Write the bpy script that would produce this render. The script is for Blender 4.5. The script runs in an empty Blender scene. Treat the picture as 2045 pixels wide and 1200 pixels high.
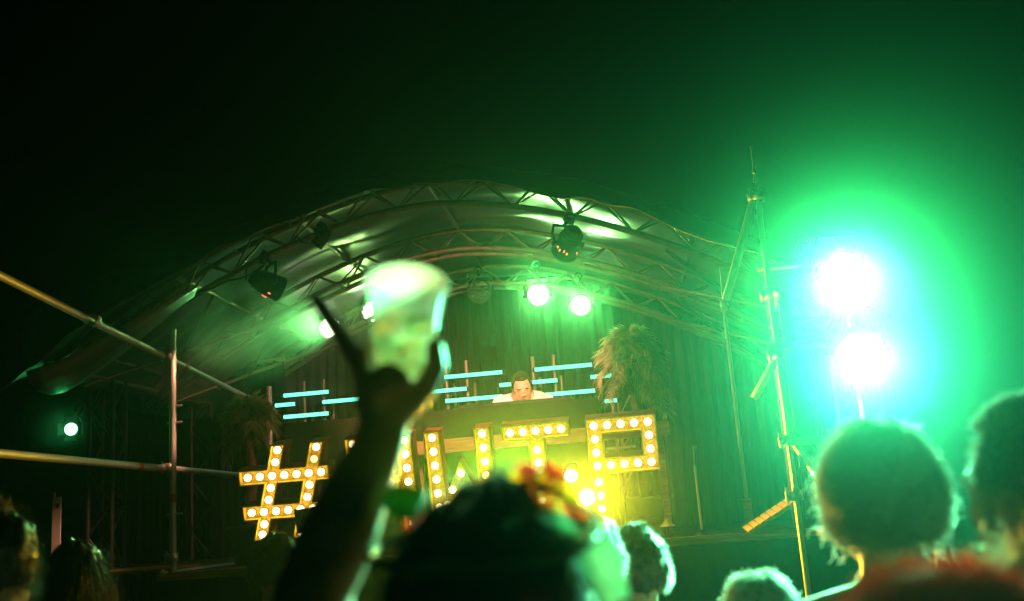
import bpy, bmesh, math, random
import numpy as np
from mathutils import Vector, Matrix, Euler, geometry
from math import sin, cos, pi, radians, sqrt, atan2

random.seed(7)
rng = np.random.default_rng(7)
S = bpy.context.scene
C = S.collection

# ------------------------------------------------------------------ camera
FPX = 2022.0
YAW, PITCH, ROLL = radians(6.3), radians(12.1), radians(4.2)
EYE = Vector((0, 0, 1.65))
fw = Vector((-sin(YAW) * cos(PITCH), cos(YAW) * cos(PITCH), sin(PITCH)))
rt = Vector((cos(YAW), sin(YAW), 0))
upv = rt.cross(fw)
R_ = rt * cos(ROLL) - upv * sin(ROLL)
U_ = upv * cos(ROLL) + rt * sin(ROLL)
cam_d = bpy.data.cameras.new('camera')
cam = bpy.data.objects.new('camera', cam_d)
C.objects.link(cam)
M = Matrix((R_, U_, -fw)).transposed().to_4x4()
M.translation = EYE
cam.matrix_world = M
cam_d.sensor_width = 36
cam_d.lens = 36 * FPX / 2045
cam_d.clip_start = 0.05
cam_d.clip_end = 500
cam_d.dof.use_dof = True
cam_d.dof.focus_distance = 7.3
cam_d.dof.aperture_fstop = 2.4
cam_d.dof.aperture_blades = 9
S.camera = cam
S.render.resolution_x, S.render.resolution_y = 1024, 601


def at(px, py, Y=None, D=None, Z=None):
    """a design pixel turned into a place in the world at depth Y, height Z or range D"""
    d = R_ * ((px - 1022.5) / FPX) + U_ * ((600 - py) / FPX) + fw
    t = Y / d.y if Y is not None else ((Z - EYE.z) / d.z if Z is not None else D)
    return EYE + d * t


# ------------------------------------------------------------------ world, exposure, sampling
W = bpy.data.worlds.new('World')
S.world = W
W.use_nodes = True
nt = W.node_tree
sky = nt.nodes.new('ShaderNodeTexSky')
sky.sky_type = 'NISHITA'
sky.sun_disc = False
sky.sun_elevation = radians(-8)
sky.sun_rotation = radians(160)
bg = nt.nodes['Background']
bg.inputs['Strength'].default_value = 0.002
nt.links.new(sky.outputs[0], bg.inputs['Color'])
S.view_settings.view_transform = 'Standard'
S.view_settings.look = 'None'
S.view_settings.exposure = 0
S.view_settings.gamma = 1
cy = S.cycles
cy.max_bounces = 5
cy.diffuse_bounces = 2
cy.glossy_bounces = 2
cy.transmission_bounces = 4
cy.transparent_max_bounces = 12
cy.volume_bounces = 0
cy.caustics_reflective = False
cy.caustics_refractive = False
cy.sample_clamp_indirect = 3.0
cy.use_denoising = True
cy.use_adaptive_sampling = False

# ------------------------------------------------------------------ light levels (watts) of the lamps the picture shows
P_TOWER_UP, P_TOWER_LOW = 7400, 8000
P_BACK = 400
P_BEAM = 1150
P_RED = 330
P_FOOT = 380
P_SIDE = 2.5

# ------------------------------------------------------------------ materials


def mat(name, col, rough=0.6, metal=0.0, noise=0.25, scale=20.0, bump=0.0, bscale=60.0, trans=0.0, spec=0.5, stretch=None):
    m = bpy.data.materials.new(name)
    m.use_nodes = True
    t = m.node_tree
    b = t.nodes['Principled BSDF']
    b.inputs['Roughness'].default_value = rough
    b.inputs['Metallic'].default_value = metal
    b.inputs['Specular IOR Level'].default_value = spec
    tc = t.nodes.new('ShaderNodeTexCoord')
    src = tc.outputs['Object']
    if stretch:
        mp = t.nodes.new('ShaderNodeMapping')
        mp.inputs['Scale'].default_value = stretch
        t.links.new(src, mp.inputs[0])
        src = mp.outputs[0]
    n = t.nodes.new('ShaderNodeTexNoise')
    n.inputs['Scale'].default_value = scale
    n.inputs['Detail'].default_value = 5
    t.links.new(src, n.inputs['Vector'])
    r = t.nodes.new('ShaderNodeValToRGB')
    r.color_ramp.elements[0].position = 0.3
    r.color_ramp.elements[1].position = 0.7
    r.color_ramp.elements[0].color = tuple(c * (1 - noise) for c in col) + (1,)
    r.color_ramp.elements[1].color = tuple(min(1, c * (1 + noise)) for c in col) + (1,)
    t.links.new(n.outputs['Fac'], r.inputs[0])
    t.links.new(r.outputs[0], b.inputs['Base Color'])
    mr = t.nodes.new('ShaderNodeMapRange')
    mr.inputs['To Min'].default_value = max(0.05, rough - 0.12)
    mr.inputs['To Max'].default_value = min(1, rough + 0.12)
    t.links.new(n.outputs['Fac'], mr.inputs['Value'])
    t.links.new(mr.outputs[0], b.inputs['Roughness'])
    if bump > 0:
        n2 = t.nodes.new('ShaderNodeTexNoise')
        n2.inputs['Scale'].default_value = bscale
        n2.inputs['Detail'].default_value = 4
        t.links.new(src, n2.inputs['Vector'])
        bp = t.nodes.new('ShaderNodeBump')
        bp.inputs['Strength'].default_value = bump
        bp.inputs['Distance'].default_value = 0.01
        t.links.new(n2.outputs['Fac'], bp.inputs['Height'])
        t.links.new(bp.outputs[0], b.inputs['Normal'])
    if trans > 0:
        tr = t.nodes.new('ShaderNodeBsdfTranslucent')
        t.links.new(r.outputs[0], tr.inputs['Color'])
        mx = t.nodes.new('ShaderNodeMixShader')
        mx.inputs[0].default_value = trans
        t.links.new(b.outputs[0], mx.inputs[1])
        t.links.new(tr.outputs[0], mx.inputs[2])
        t.links.new(mx.outputs[0], t.nodes['Material Output'].inputs['Surface'])
    return m


def glow(name, col, strength):
    m = bpy.data.materials.new(name)
    m.use_nodes = True
    t = m.node_tree
    t.nodes.remove(t.nodes['Principled BSDF'])
    e = t.nodes.new('ShaderNodeEmission')
    e.inputs['Color'].default_value = col + (1,)
    e.inputs['Strength'].default_value = strength
    t.links.new(e.outputs[0], t.nodes['Material Output'].inputs['Surface'])
    return m


MT = dict(
    ground=mat('trodden_earth', (0.045, 0.04, 0.03), 0.95, scale=3, noise=0.5, bump=0.6, bscale=25),
    deck=mat('stage_deck_ply', (0.05, 0.04, 0.03), 0.7, scale=6, noise=0.4, bump=0.2, stretch=(1, 6, 1)),
    skirt=mat('black_stage_skirt', (0.010, 0.010, 0.010), 0.95, scale=12, bump=0.3, spec=0.05),
    drape=mat('black_drape_cloth', (0.008, 0.008, 0.008), 0.95, scale=40, bump=0.15, bscale=400, spec=0.05),
    backdrop=mat('grey_drape_cloth', (0.030, 0.030, 0.027), 0.85, scale=3, bump=0.2, bscale=300, noise=0.2),
    membrane=mat('silver_roof_membrane', (0.15, 0.17, 0.14), 0.42, scale=1.6, noise=0.22, bump=0.5, bscale=9, spec=0.6, stretch=(1, 0.35, 1)),
    alu=mat('dull_aluminium', (0.25, 0.20, 0.15), 0.45, metal=0.7, scale=14, noise=0.2, bump=0.1, bscale=120),
    steel=mat('galvanised_scaffold_tube', (0.55, 0.52, 0.46), 0.42, metal=0.55, scale=18, noise=0.35, bump=0.25, bscale=90),
    dark=mat('black_powder_coat', (0.016, 0.016, 0.017), 0.45, scale=50, noise=0.3, bump=0.1, bscale=200),
    rubber=mat('black_cable', (0.012, 0.012, 0.012), 0.6),
    red_tape=mat('red_tape', (0.6, 0.05, 0.02), 0.5),
    gold=mat('gold_letter_face', (0.56, 0.37, 0.028), 0.42, metal=0.35, scale=60, noise=0.4, bump=0.55, bscale=70),
    gold_rim=mat('gold_letter_rim', (0.74, 0.56, 0.05), 0.4, metal=0.2, scale=30, noise=0.25),
    red_side=mat('salmon_red_letter_side', (0.75, 0.17, 0.12), 0.85, scale=8, noise=0.25, bump=0.1, spec=0.1),  # salmon paint also holds the reddish light falling on the sides
    booth=mat('brown_booth_fabric', (0.026, 0.020, 0.014), 0.9, spec=0.1, scale=3, noise=0.25, bump=0.3, bscale=12),
    timber=mat('bare_timber', (0.34, 0.20, 0.09), 0.7, scale=5, noise=0.35, bump=0.2, stretch=(1, 12, 12)),
    straw=mat('dry_palm_leaf', (0.36, 0.36, 0.19), 0.6, scale=12, noise=0.35, trans=0.35),
    trunk=mat('palm_trunk_fibre', (0.13, 0.09, 0.05), 0.9, scale=20, bump=0.8, bscale=30),
    white=mat('white_board', (0.72, 0.66, 0.58), 0.6, scale=6, noise=0.08),
    grate=mat('rusty_deck_grating', (0.36, 0.20, 0.10), 0.6, metal=0.3, scale=15, noise=0.3),  # reddish light on the grating is put into its colour
    skin=mat('skin', (0.55, 0.33, 0.23), 0.5, scale=30, noise=0.1, bump=0.05),
    skin_pale=mat('pale_skin', (0.62, 0.38, 0.28), 0.5, scale=30, noise=0.1),
    brow=mat('dark_brow', (0.06, 0.035, 0.02), 0.7),
    lips=mat('lips', (0.42, 0.16, 0.13), 0.5),
    tee_white=mat('white_tee_cotton', (0.78, 0.76, 0.74), 0.85, scale=20, noise=0.06, bump=0.3, bscale=40),
    tee_black=mat('black_tee_cotton', (0.02, 0.02, 0.022), 0.9, scale=20, bump=0.3, bscale=40),
    tee_navy=mat('navy_cotton', (0.03, 0.035, 0.06), 0.9, scale=20, bump=0.3, bscale=40),
    tee_olive=mat('olive_cotton', (0.07, 0.07, 0.04), 0.9, scale=20, bump=0.3, bscale=40),
    jeans=mat('denim', (0.03, 0.04, 0.07), 0.9, scale=40, bump=0.2),
    shoe=mat('dark_shoe', (0.03, 0.03, 0.03), 0.6),
    knit=mat('orange_red_knit', (0.85, 0.05, 0.018), 0.9, scale=90, noise=0.3, bump=0.8, bscale=140, trans=0.5),
    petal_red=mat('red_petal', (0.8, 0.015, 0.01), 0.6, scale=40, noise=0.2, trans=0.55),
    petal_orange=mat('orange_petal', (0.9, 0.09, 0.01), 0.6, scale=40, noise=0.2, trans=0.55),
    petal_yellow=mat('yellow_petal', (0.9, 0.30, 0.012), 0.6, scale=40, noise=0.2, trans=0.6),
    leaf=mat('glossy_green_leaf', (0.07, 0.20, 0.05), 0.35, scale=30, noise=0.2, trans=0.45),
    ribbon=mat('pale_green_ribbon', (0.42, 0.58, 0.44), 0.3, scale=30, noise=0.06, trans=0.55),
    earring=mat('gold_earring', (0.8, 0.55, 0.1), 0.3, metal=0.9),
    lens_off=mat('dark_lens_glass', (0.05, 0.05, 0.05), 0.12, scale=60, spec=0.9),
    orange_cap=mat('orange_plastic_cap', (0.75, 0.12, 0.02), 0.5),
)


def hair_mat(name, col):
    m = bpy.data.materials.new(name)
    m.use_nodes = True
    t = m.node_tree
    b = t.nodes['Principled BSDF']
    b.inputs['Roughness'].default_value = 0.38
    b.inputs['Specular IOR Level'].default_value = 0.7
    oi = t.nodes.new('ShaderNodeTexCoord')
    n = t.nodes.new('ShaderNodeTexNoise')
    n.inputs['Scale'].default_value = 60
    t.links.new(oi.outputs['Object'], n.inputs['Vector'])
    r = t.nodes.new('ShaderNodeValToRGB')
    r.color_ramp.elements[0].color = tuple(c * 0.5 for c in col) + (1,)
    r.color_ramp.elements[1].color = tuple(min(1, c * 1.7) for c in col) + (1,)
    t.links.new(n.outputs['Fac'], r.inputs[0])
    t.links.new(r.outputs[0], b.inputs['Base Color'])
    tr = t.nodes.new('ShaderNodeBsdfTranslucent')
    g = t.nodes.new('ShaderNodeMix')
    g.data_type = 'RGBA'
    g.inputs[0].default_value = 0.5
    t.links.new(r.outputs[0], g.inputs[6])
    g.inputs[7].default_value = (0.35, 0.3, 0.22, 1)
    t.links.new(g.outputs[2], tr.inputs['Color'])
    mx = t.nodes.new('ShaderNodeMixShader')
    mx.inputs[0].default_value = 0.08
    t.links.new(b.outputs[0], mx.inputs[1])
    t.links.new(tr.outputs[0], mx.inputs[2])
    t.links.new(mx.outputs[0], t.nodes['Material Output'].inputs['Surface'])
    return m




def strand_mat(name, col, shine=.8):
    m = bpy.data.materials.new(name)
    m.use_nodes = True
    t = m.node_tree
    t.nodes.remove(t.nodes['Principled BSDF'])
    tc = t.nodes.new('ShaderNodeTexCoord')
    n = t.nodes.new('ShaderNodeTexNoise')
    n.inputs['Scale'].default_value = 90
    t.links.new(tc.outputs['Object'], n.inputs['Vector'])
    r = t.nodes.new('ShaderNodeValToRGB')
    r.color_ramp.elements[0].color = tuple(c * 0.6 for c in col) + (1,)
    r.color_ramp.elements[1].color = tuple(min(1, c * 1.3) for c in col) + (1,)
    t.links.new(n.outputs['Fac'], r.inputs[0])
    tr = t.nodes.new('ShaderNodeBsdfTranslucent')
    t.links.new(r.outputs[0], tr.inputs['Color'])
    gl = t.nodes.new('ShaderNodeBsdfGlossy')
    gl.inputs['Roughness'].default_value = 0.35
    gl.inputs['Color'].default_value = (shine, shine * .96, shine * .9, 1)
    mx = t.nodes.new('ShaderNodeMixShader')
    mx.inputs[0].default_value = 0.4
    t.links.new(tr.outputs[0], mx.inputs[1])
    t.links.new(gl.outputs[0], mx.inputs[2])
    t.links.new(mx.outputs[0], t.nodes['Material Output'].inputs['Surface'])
    return m


MT['strand_dark'] = strand_mat('dark_hair_strand', (0.05, 0.042, 0.034), .22)
MT['strand_light'] = strand_mat('light_hair_strand', (0.26, 0.2, 0.11), .4)
MT['strand_rim_light'] = strand_mat('backlit_frizz_strand', (0.92, 0.86, 0.78))  # near-white colour paints the bright rim light onto dark hair
MT['hair_dark'] = hair_mat('dark_brown_hair', (0.035, 0.022, 0.014))
MT['hair_black'] = hair_mat('black_hair', (0.012, 0.01, 0.009))
MT['hair_brown'] = hair_mat('brown_hair', (0.09, 0.05, 0.025))
MT['hair_blond'] = hair_mat('dark_blond_hair', (0.22, 0.14, 0.06))

MT['bulb'] = glow('warm_bulb_glass', (1.0, 0.72, 0.34), 6.8)
MT['bulb_dim'] = glow('dim_bulb_glass', (1.0, 0.62, 0.26), 2.2)
MT['lens_white'] = glow('lit_white_lens', (0.62, 1.0, 0.55), 4.0)
MT['lens_cells'] = glow('lit_led_cells', (0.9, 1.0, 0.7), 9.0)
MT['lens_flood'] = glow('lit_flood_lens', (0.30, 1.0, 0.72), 6.0)
MT['lens_green'] = glow('lit_green_lens', (0.40, 1.0, 0.72), 3.5)
MT['lens_amber'] = glow('lit_amber_lens', (1.0, 0.85, 0.45), 16.0)
MT['lens_cool'] = glow('lit_cool_lens', (0.75, 0.95, 1.0), 5.0)
MT['led_red'] = glow('red_indicator_led', (1.0, 0.16, 0.08), 2.0)


def led_tube_mat():
    m = bpy.data.materials.new('cyan_led_pixels')
    m.use_nodes = True
    t = m.node_tree
    t.nodes.remove(t.nodes['Principled BSDF'])
    tc = t.nodes.new('ShaderNodeTexCoord')
    wv = t.nodes.new('ShaderNodeTexWave')
    wv.wave_type = 'BANDS'
    wv.bands_direction = 'X'
    wv.inputs['Scale'].default_value = 16.0
    t.links.new(tc.outputs['Object'], wv.inputs['Vector'])
    mr = t.nodes.new('ShaderNodeMapRange')
    mr.inputs['To Min'].default_value = 1.7
    mr.inputs['To Max'].default_value = 3.4
    t.links.new(wv.outputs['Fac'], mr.inputs['Value'])
    e = t.nodes.new('ShaderNodeEmission')
    e.inputs['Color'].default_value = (0.15, 1.0, 0.58, 1)
    t.links.new(mr.outputs[0], e.inputs['Strength'])
    t.links.new(e.outputs[0], t.nodes['Material Output'].inputs['Surface'])
    return m


MT['led'] = led_tube_mat()


def cup_mat(name, col, clear):
    m = bpy.data.materials.new(name)
    m.use_nodes = True
    t = m.node_tree
    t.nodes.remove(t.nodes['Principled BSDF'])
    tr = t.nodes.new('ShaderNodeBsdfTranslucent')
    df = t.nodes.new('ShaderNodeBsdfDiffuse')
    gl = t.nodes.new('ShaderNodeBsdfGlossy')
    tp = t.nodes.new('ShaderNodeBsdfTransparent')
    gl.inputs['Roughness'].default_value = 0.15
    n = t.nodes.new('ShaderNodeTexNoise')
    n.inputs['Scale'].default_value = 22
    rp = t.nodes.new('ShaderNodeValToRGB')
    rp.color_ramp.elements[0].position = 0.35
    rp.color_ramp.elements[0].color = tuple(c * 0.75 for c in col) + (1,)
    rp.color_ramp.elements[1].position = 0.6
    rp.color_ramp.elements[1].color = col + (1,)
    t.links.new(n.outputs['Fac'], rp.inputs[0])
    for s_ in (tr, df):
        t.links.new(rp.outputs[0], s_.inputs['Color'])
    mx1 = t.nodes.new('ShaderNodeMixShader')
    mx1.inputs[0].default_value = 0.3
    t.links.new(tr.outputs[0], mx1.inputs[1])
    t.links.new(df.outputs[0], mx1.inputs[2])
    mx2 = t.nodes.new('ShaderNodeMixShader')
    mx2.inputs[0].default_value = clear
    t.links.new(mx1.outputs[0], mx2.inputs[1])
    t.links.new(tp.outputs[0], mx2.inputs[2])
    mx3 = t.nodes.new('ShaderNodeMixShader')
    mx3.inputs[0].default_value = 0.08
    t.links.new(mx2.outputs[0], mx3.inputs[1])
    t.links.new(gl.outputs[0], mx3.inputs[2])
    t.links.new(mx3.outputs[0], t.nodes['Material Output'].inputs['Surface'])
    return m


MT['cup'] = cup_mat('frosted_plastic_cup', (0.95, 0.95, 0.93), 0.5)
MT['drink'] = cup_mat('pale_drink', (0.75, 0.9, 0.30), 0.35)
MT['foam'] = cup_mat('white_foam', (0.97, 0.95, 0.90), 0.15)

# ------------------------------------------------------------------ mesh builders


class MB:
    def __init__(self):
        self.v, self.f = [], []

    def add(self, vs, fs):
        o = len(self.v)
        self.v += [tuple(p) for p in vs]
        self.f += [tuple(i + o for i in f) for f in fs]
        return self

    def box(self, c, s, rot=None):
        vs = [Vector(((x - .5) * s[0], (y - .5) * s[1], (z - .5) * s[2])) for z in (0, 1) for y in (0, 1) for x in (0, 1)]
        if rot is not None:
            vs = [rot @ p for p in vs]
        c = Vector(c)
        return self.add([p + c for p in vs], [(0, 2, 3, 1), (4, 5, 7, 6), (0, 1, 5, 4), (2, 6, 7, 3), (0, 4, 6, 2), (1, 3, 7, 5)])

    def tube(self, pts, r, n=8, cap=True):
        pts = [Vector(p) for p in pts]
        k = len(pts)
        rs = r if isinstance(r, (list, tuple)) else [r] * k
        vs, fs = [], []
        ref = None
        for i, p in enumerate(pts):
            t = (pts[min(i + 1, k - 1)] - pts[max(i - 1, 0)]).normalized()
            if ref is None:
                ref = Vector((0, 0, 1)) if abs(t.z) < 0.9 else Vector((1, 0, 0))
            a = (ref - t * ref.dot(t)).normalized()
            ref = a
            b = t.cross(a)
            for j in range(n):
                w = 2 * pi * j / n
                vs.append(p + (a * cos(w) + b * sin(w)) * rs[i])
        for i in range(k - 1):
            for j in range(n):
                fs.append((i * n + j, i * n + (j + 1) % n, (i + 1) * n + (j + 1) % n, (i + 1) * n + j))
        if cap:
            fs.append(tuple(range(n - 1, -1, -1)))
            fs.append(tuple(range((k - 1) * n, k * n)))
        return self.add(vs, fs)

    def ell(self, c, r, rot=None, nu=14, nv=9):
        c = Vector(c)
        if not isinstance(r, (tuple, list, Vector)):
            r = (r, r, r)
        vs, fs = [], []
        for i in range(1, nv):
            th = pi * i / nv
            for j in range(nu):
                ph = 2 * pi * j / nu
                vs.append(Vector((r[0] * sin(th) * cos(ph), r[1] * sin(th) * sin(ph), r[2] * cos(th))))
        vs.append(Vector((0, 0, r[2])))
        vs.append(Vector((0, 0, -r[2])))
        for i in range(nv - 2):
            for j in range(nu):
                a, b = i * nu + j, i * nu + (j + 1) % nu
                fs.append((a, a + nu, b + nu, b))
        T, B = len(vs) - 2, len(vs) - 1
        for j in range(nu):
            fs.append((T, j, (j + 1) % nu))
            fs.append((B, (nv - 2) * nu + (j + 1) % nu, (nv - 2) * nu + j))
        if rot is not None:
            vs = [rot @ p for p in vs]
        return self.add([p + c for p in vs], fs)

    def limb(self, pts, rs, n=12):
        self.tube(pts, list(rs), n)
        for p, r in zip(pts, rs):
            self.ell(p, r, nu=12, nv=8)
        return self

    def lathe(self, prof, n=20, axis='Z', c=(0, 0, 0), cap=False):
        vs, fs = [], []
        k = len(prof)
        for (r, h) in prof:
            for j in range(n):
                w = 2 * pi * j / n
                vs.append(Vector((r * cos(w), r * sin(w), h)) + Vector(c))
        for i in range(k - 1):
            for j in range(n):
                fs.append((i * n + j, i * n + (j + 1) % n, (i + 1) * n + (j + 1) % n, (i + 1) * n + j))
        if cap:
            fs.append(tuple(range(n - 1, -1, -1)))
            fs.append(tuple(range((k - 1) * n, k * n)))
        return self.add(vs, fs)

    def mesh(self, name, m, smooth=True):
        me = bpy.data.meshes.new(name)
        me.from_pydata(self.v, [], self.f)
        if m is not None:
            me.materials.append(MT[m] if isinstance(m, str) else m)
        if smooth:
            me.polygons.foreach_set('use_smooth', [True] * len(me.polygons))
        me.update()
        return me


def link(name, me, parent=None, loc=None):
    o = bpy.data.objects.new(name, me)
    C.objects.link(o)
    if parent is not None:
        o.parent = parent
    if loc is not None:
        o.location = loc
    return o


def obj(name, mb, m, parent=None, smooth=True, loc=None):
    return link(name, mb.mesh(name, m, smooth), parent, loc)


def tag(o, label=None, cat=None, group=None, kind=None):
    if label:
        o['label'] = label
    if cat:
        o['category'] = cat
    if group:
        o['group'] = group
    if kind:
        o['kind'] = kind
    return o


def thing(name, label, cat, loc=(0, 0, 0), group=None, rot=None):
    o = bpy.data.objects.new(name, None)
    o.empty_display_size = 0.1
    C.objects.link(o)
    o.location = loc
    if rot is not None:
        o.rotation_mode = 'QUATERNION'
        o.rotation_quaternion = rot
    return tag(o, label, cat, group)


_unit = {}


def strut(name, p0, p1, r, m, parent, sides=8):
    """a straight tube between two points given in the parent's own frame; alike tubes share one mesh"""
    key = (m, sides)
    if key not in _unit:
        _unit[key] = MB().tube([(0, 0, 0), (0, 0, 1)], 1.0, sides).mesh('tube', m)
    p0, p1 = Vector(p0), Vector(p1)
    d = p1 - p0
    o = link(name, _unit[key], parent)
    q = d.to_track_quat('Z', 'Y')
    o.matrix_local = Matrix.Translation(p0) @ q.to_matrix().to_4x4() @ Matrix.Diagonal((r, r, d.length, 1))
    return o


def coupler(p, parent, ax=(0, 1, 0), name='coupler'):
    key = 'coupler'
    if key not in _unit:
        b = MB().lathe([(0.030, -0.03), (0.040, -0.03), (0.040, 0.03), (0.030, 0.03)], 12)
        b.box((0.045, 0, 0), (0.03, 0.035, 0.05)).tube([(0.05, 0, -0.04), (0.05, 0, 0.05)], 0.008, 6)
        _unit[key] = b.mesh('coupler', 'steel')
    o = link(name, _unit[key], parent)
    q = Vector(ax).to_track_quat('Z', 'Y')
    o.matrix_local = Matrix.Translation(Vector(p)) @ q.to_matrix().to_4x4()
    return o


# ------------------------------------------------------------------ ground and stage
STZ = 1.45
g = MB().add([(-60, -30, 0), (60, -30, 0), (60, 90, 0), (-60, 90, 0)], [(0, 1, 2, 3)])
tag(obj('ground', g, 'ground', smooth=False), kind='structure')

XL, XR, YF, YB = -3.28, 1.75, 6.72, 10.5
deck = thing('stage_platform', 'low black stage platform carrying the booth and letters', 'stage', ((XL + XR) / 2, YF, 0))
ox = (XL + XR) / 2
nb = 26
for i in range(nb):
    w = (XR - XL) / nb
    x = XL + w * (i + .5) - ox
    b = MB().box((0, (YB - YF) / 2, 0), (w - 0.006, YB - YF, 0.04))
    if i == 0:
        plank_me = b.mesh('plank', 'deck', False)
    link('plank', plank_me, deck, (x, 0, STZ - 0.02 + random.uniform(-.003, .003)))
fas = MB()
N = 90
for i in range(N + 1):
    x = XL - ox + (XR - XL) * i / N
    y = -0.03 + 0.025 * sin(i * 1.1) + 0.012 * sin(i * 2.7)
    fas.add([(x, y, STZ - 0.045), (x, y - 0.01, 0.02)], [])
fas.f = [(2 * i, 2 * i + 1, 2 * i + 3, 2 * i + 2) for i in range(N)]
obj('skirt', fas, 'skirt', deck)
obj('edge_trim', MB().box((0, -0.012, STZ - 0.02), (XR - XL, 0.02, 0.05)), 'timber', deck, False)
for x in (XL + .1 - ox, -1.2, 0.0, 1.2, XR - .1 - ox):
    for y in (0.3, 3.5):
        strut('leg', (x, y, 0), (x, y, STZ - .05), 0.04, 'steel', deck)

# ------------------------------------------------------------------ roof
CX = -1.35


def prof(dx):
    return -0.19 * abs(dx) ** 1.72


def arch_pts(z0, y, x0=-2.8, x1=2.8, n=40):
    return [(x0 + (x1 - x0) * i / n, y, z0 + prof(x0 + (x1 - x0) * i / n)) for i in range(n + 1)]


def arch_truss(Y, label, flip):
    t = thing('arch_truss', label, 'truss', (CX, Y, 0), 'arched roof trusses')
    zt, zb = 4.13, 3.94
    if flip:   # two upper tubes, one lower tube
        tops, bots = (-0.10, 0.10), (0.0,)
    else:
        tops, bots = (0.0,), (-0.10, 0.10)
    for y in tops:
        obj('chord', MB().tube(arch_pts(zt, y), 0.024, 10), 'alu', t)
    for y in bots:
        obj('chord', MB().tube(arch_pts(zb, y), 0.024, 10), 'alu', t)
    n = 26
    for i in range(n):
        xa = -2.75 + 5.5 * i / n
        xb = -2.75 + 5.5 * (i + 1) / n
        for a in tops:
            for b in bots:
                if i % 2 == 0:
                    strut('brace', (xa, b, zb + prof(xa)), (xb, a, zt + prof(xb)), 0.009, 'alu', t, 6)
                else:
                    strut('brace', (xa, a, zt + prof(xa)), (xb, b, zb + prof(xb)), 0.009, 'alu', t, 6)
        if i % 2 == 1:
            pr_ = (tops, zt) if flip else (bots, zb)
            strut('brace', (xb, -0.10, pr_[1] + prof(xb)), (xb, 0.10, pr_[1] + prof(xb)), 0.009, 'alu', t, 6)
    return t


arch_truss(7.0, 'curved aluminium truss along the front rim of the stage roof', True)
arch_truss(8.4, 'curved aluminium truss spanning the middle of the stage roof', False)
arch_truss(9.8, 'curved aluminium truss at the back above the grey drape, carrying lamps', False)

roof = thing('stage_roof', 'arched silver membrane roof stretched over the stage trusses', 'roof', (CX, 7.0, 0))
mem = MB()
NU, NV = 170, 70
for j in range(NV + 1):
    y = -0.62 + (10.25 - 6.38) * j / NV
    for i in range(NU + 1):
        dx = -2.95 + 5.9 * i / NU
        z = 4.185 + prof(dx)
        sag = -0.05 * max(0, sin(pi * ((y) / 1.4))) ** 2 if y > 0 else -0.30 * (y / -0.62) ** 1.6
        wr = 0.016 * sin(9 * y + 2.2 * dx + 1.5 * sin(3 * dx)) * (0.3 + abs(sin(1.3 * dx + .4)))
        wr += 0.010 * sin(23 * y + 4 * sin(2.1 * dx)) * max(0, sin(2.4 * dx + 1))
        wr += 0.012 * sin(7 * dx + 3 * y)
        if y < 0:
            wr += 0.012 * (y / -0.62) * sin(13 * dx + 1.7 * sin(5 * dx))
        mem.v.append((dx * (1 + (0.02 * (-y / .62) if y < 0 else 0)), y, z + sag + wr))
for j in range(NV):
    for i in range(NU):
        a = j * (NU + 1) + i
        mem.f.append((a, a + 1, a + NU + 2, a + NU + 1))
mo = obj('membrane', mem, 'membrane', roof)
sd = mo.modifiers.new('thickness', 'SOLIDIFY')
sd.thickness = 0.006
sd.offset = 1
for dx in (-2.7, -1.9, -1.0, 0, 1.0, 1.9, 2.7):
    strut('purlin', (dx, -0.1, 4.15 + prof(dx)), (dx, 2.95, 4.15 + prof(dx)), 0.02, 'alu', roof)
for s_ in (-1, 1):   # eave beams and diagonal wind braces under the eaves
    strut('eave_beam', (s_ * 2.82, -0.2, 4.10 + prof(2.82)), (s_ * 2.82, 2.95, 4.10 + prof(2.82)), 0.026, 'alu', roof)
    for y in (0.15, 1.55):
        strut('wind_brace', (s_ * 2.72, y, 3.92 + prof(2.72)), (s_ * 1.7, y + 1.2, 3.92 + prof(1.7)), 0.016, 'alu', roof)
        strut('wind_brace', (s_ * 1.7, y, 3.92 + prof(1.7)), (s_ * 2.72, y + 1.2, 3.92 + prof(2.72)), 0.016, 'alu', roof)

topl = [(395, 570), (320, 610), (250, 650), (190, 683), (130, 712), (85, 728), (52, 740)]
botl = [(388, 588), (322, 640), (262, 690), (205, 735), (160, 768), (128, 786), (100, 789)]
fb = MB()
for i in range(7):
    p_, q_ = at(*topl[i], Y=6.45), at(*botl[i], Y=6.95)
    for k in range(7):
        u = k / 6
        w_ = p_.lerp(q_, u) + Vector((0, -.05 * sin(pi * u) * (.4 + i / 6), -.03 * sin(pi * u) + .012 * sin(5 * u * pi + i)))
        fb.v.append(tuple(w_ - Vector((CX, 7.0, 0))))
for i in range(6):
    for k in range(6):
        a = i * 7 + k
        fb.f.append((a, a + 1, a + 8, a + 7))
fo = obj('corner_flap', fb, 'membrane', roof)
fo.modifiers.new('thickness', 'SOLIDIFY').thickness = 0.004

# four truss legs that carry the roof


def leg_tower(x, y, label):
    t = thing('roof_leg', label, 'truss', (x, y, 0), 'upright legs of the stage roof')
    h = 2.98
    a = 0.10
    for sx in (-a, a):
        for sy in (-a, a):
            strut('chord', (sx, sy, 0), (sx, sy, h), 0.02, 'dark', t)
    n = 12
    for i in range(n):
        z0, z1 = h * i / n, h * (i + 1) / n
        s_ = 1 if i % 2 else -1
        strut('brace', (-a * s_, -a, z0), (a * s_, -a, z1), 0.009, 'dark', t, 6)
        strut('brace', (-a * s_, a, z0), (a * s_, a, z1), 0.009, 'dark', t, 6)
        strut('brace', (-a, -a * s_, z0), (-a, a * s_, z1), 0.009, 'dark', t, 6)
        strut('brace', (a, -a * s_, z0), (a, a * s_, z1), 0.009, 'dark', t, 6)
    obj('base_plate', MB().box((0, 0, 0.012), (0.4, 0.4, 0.02)), 'dark', t, False)


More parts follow.
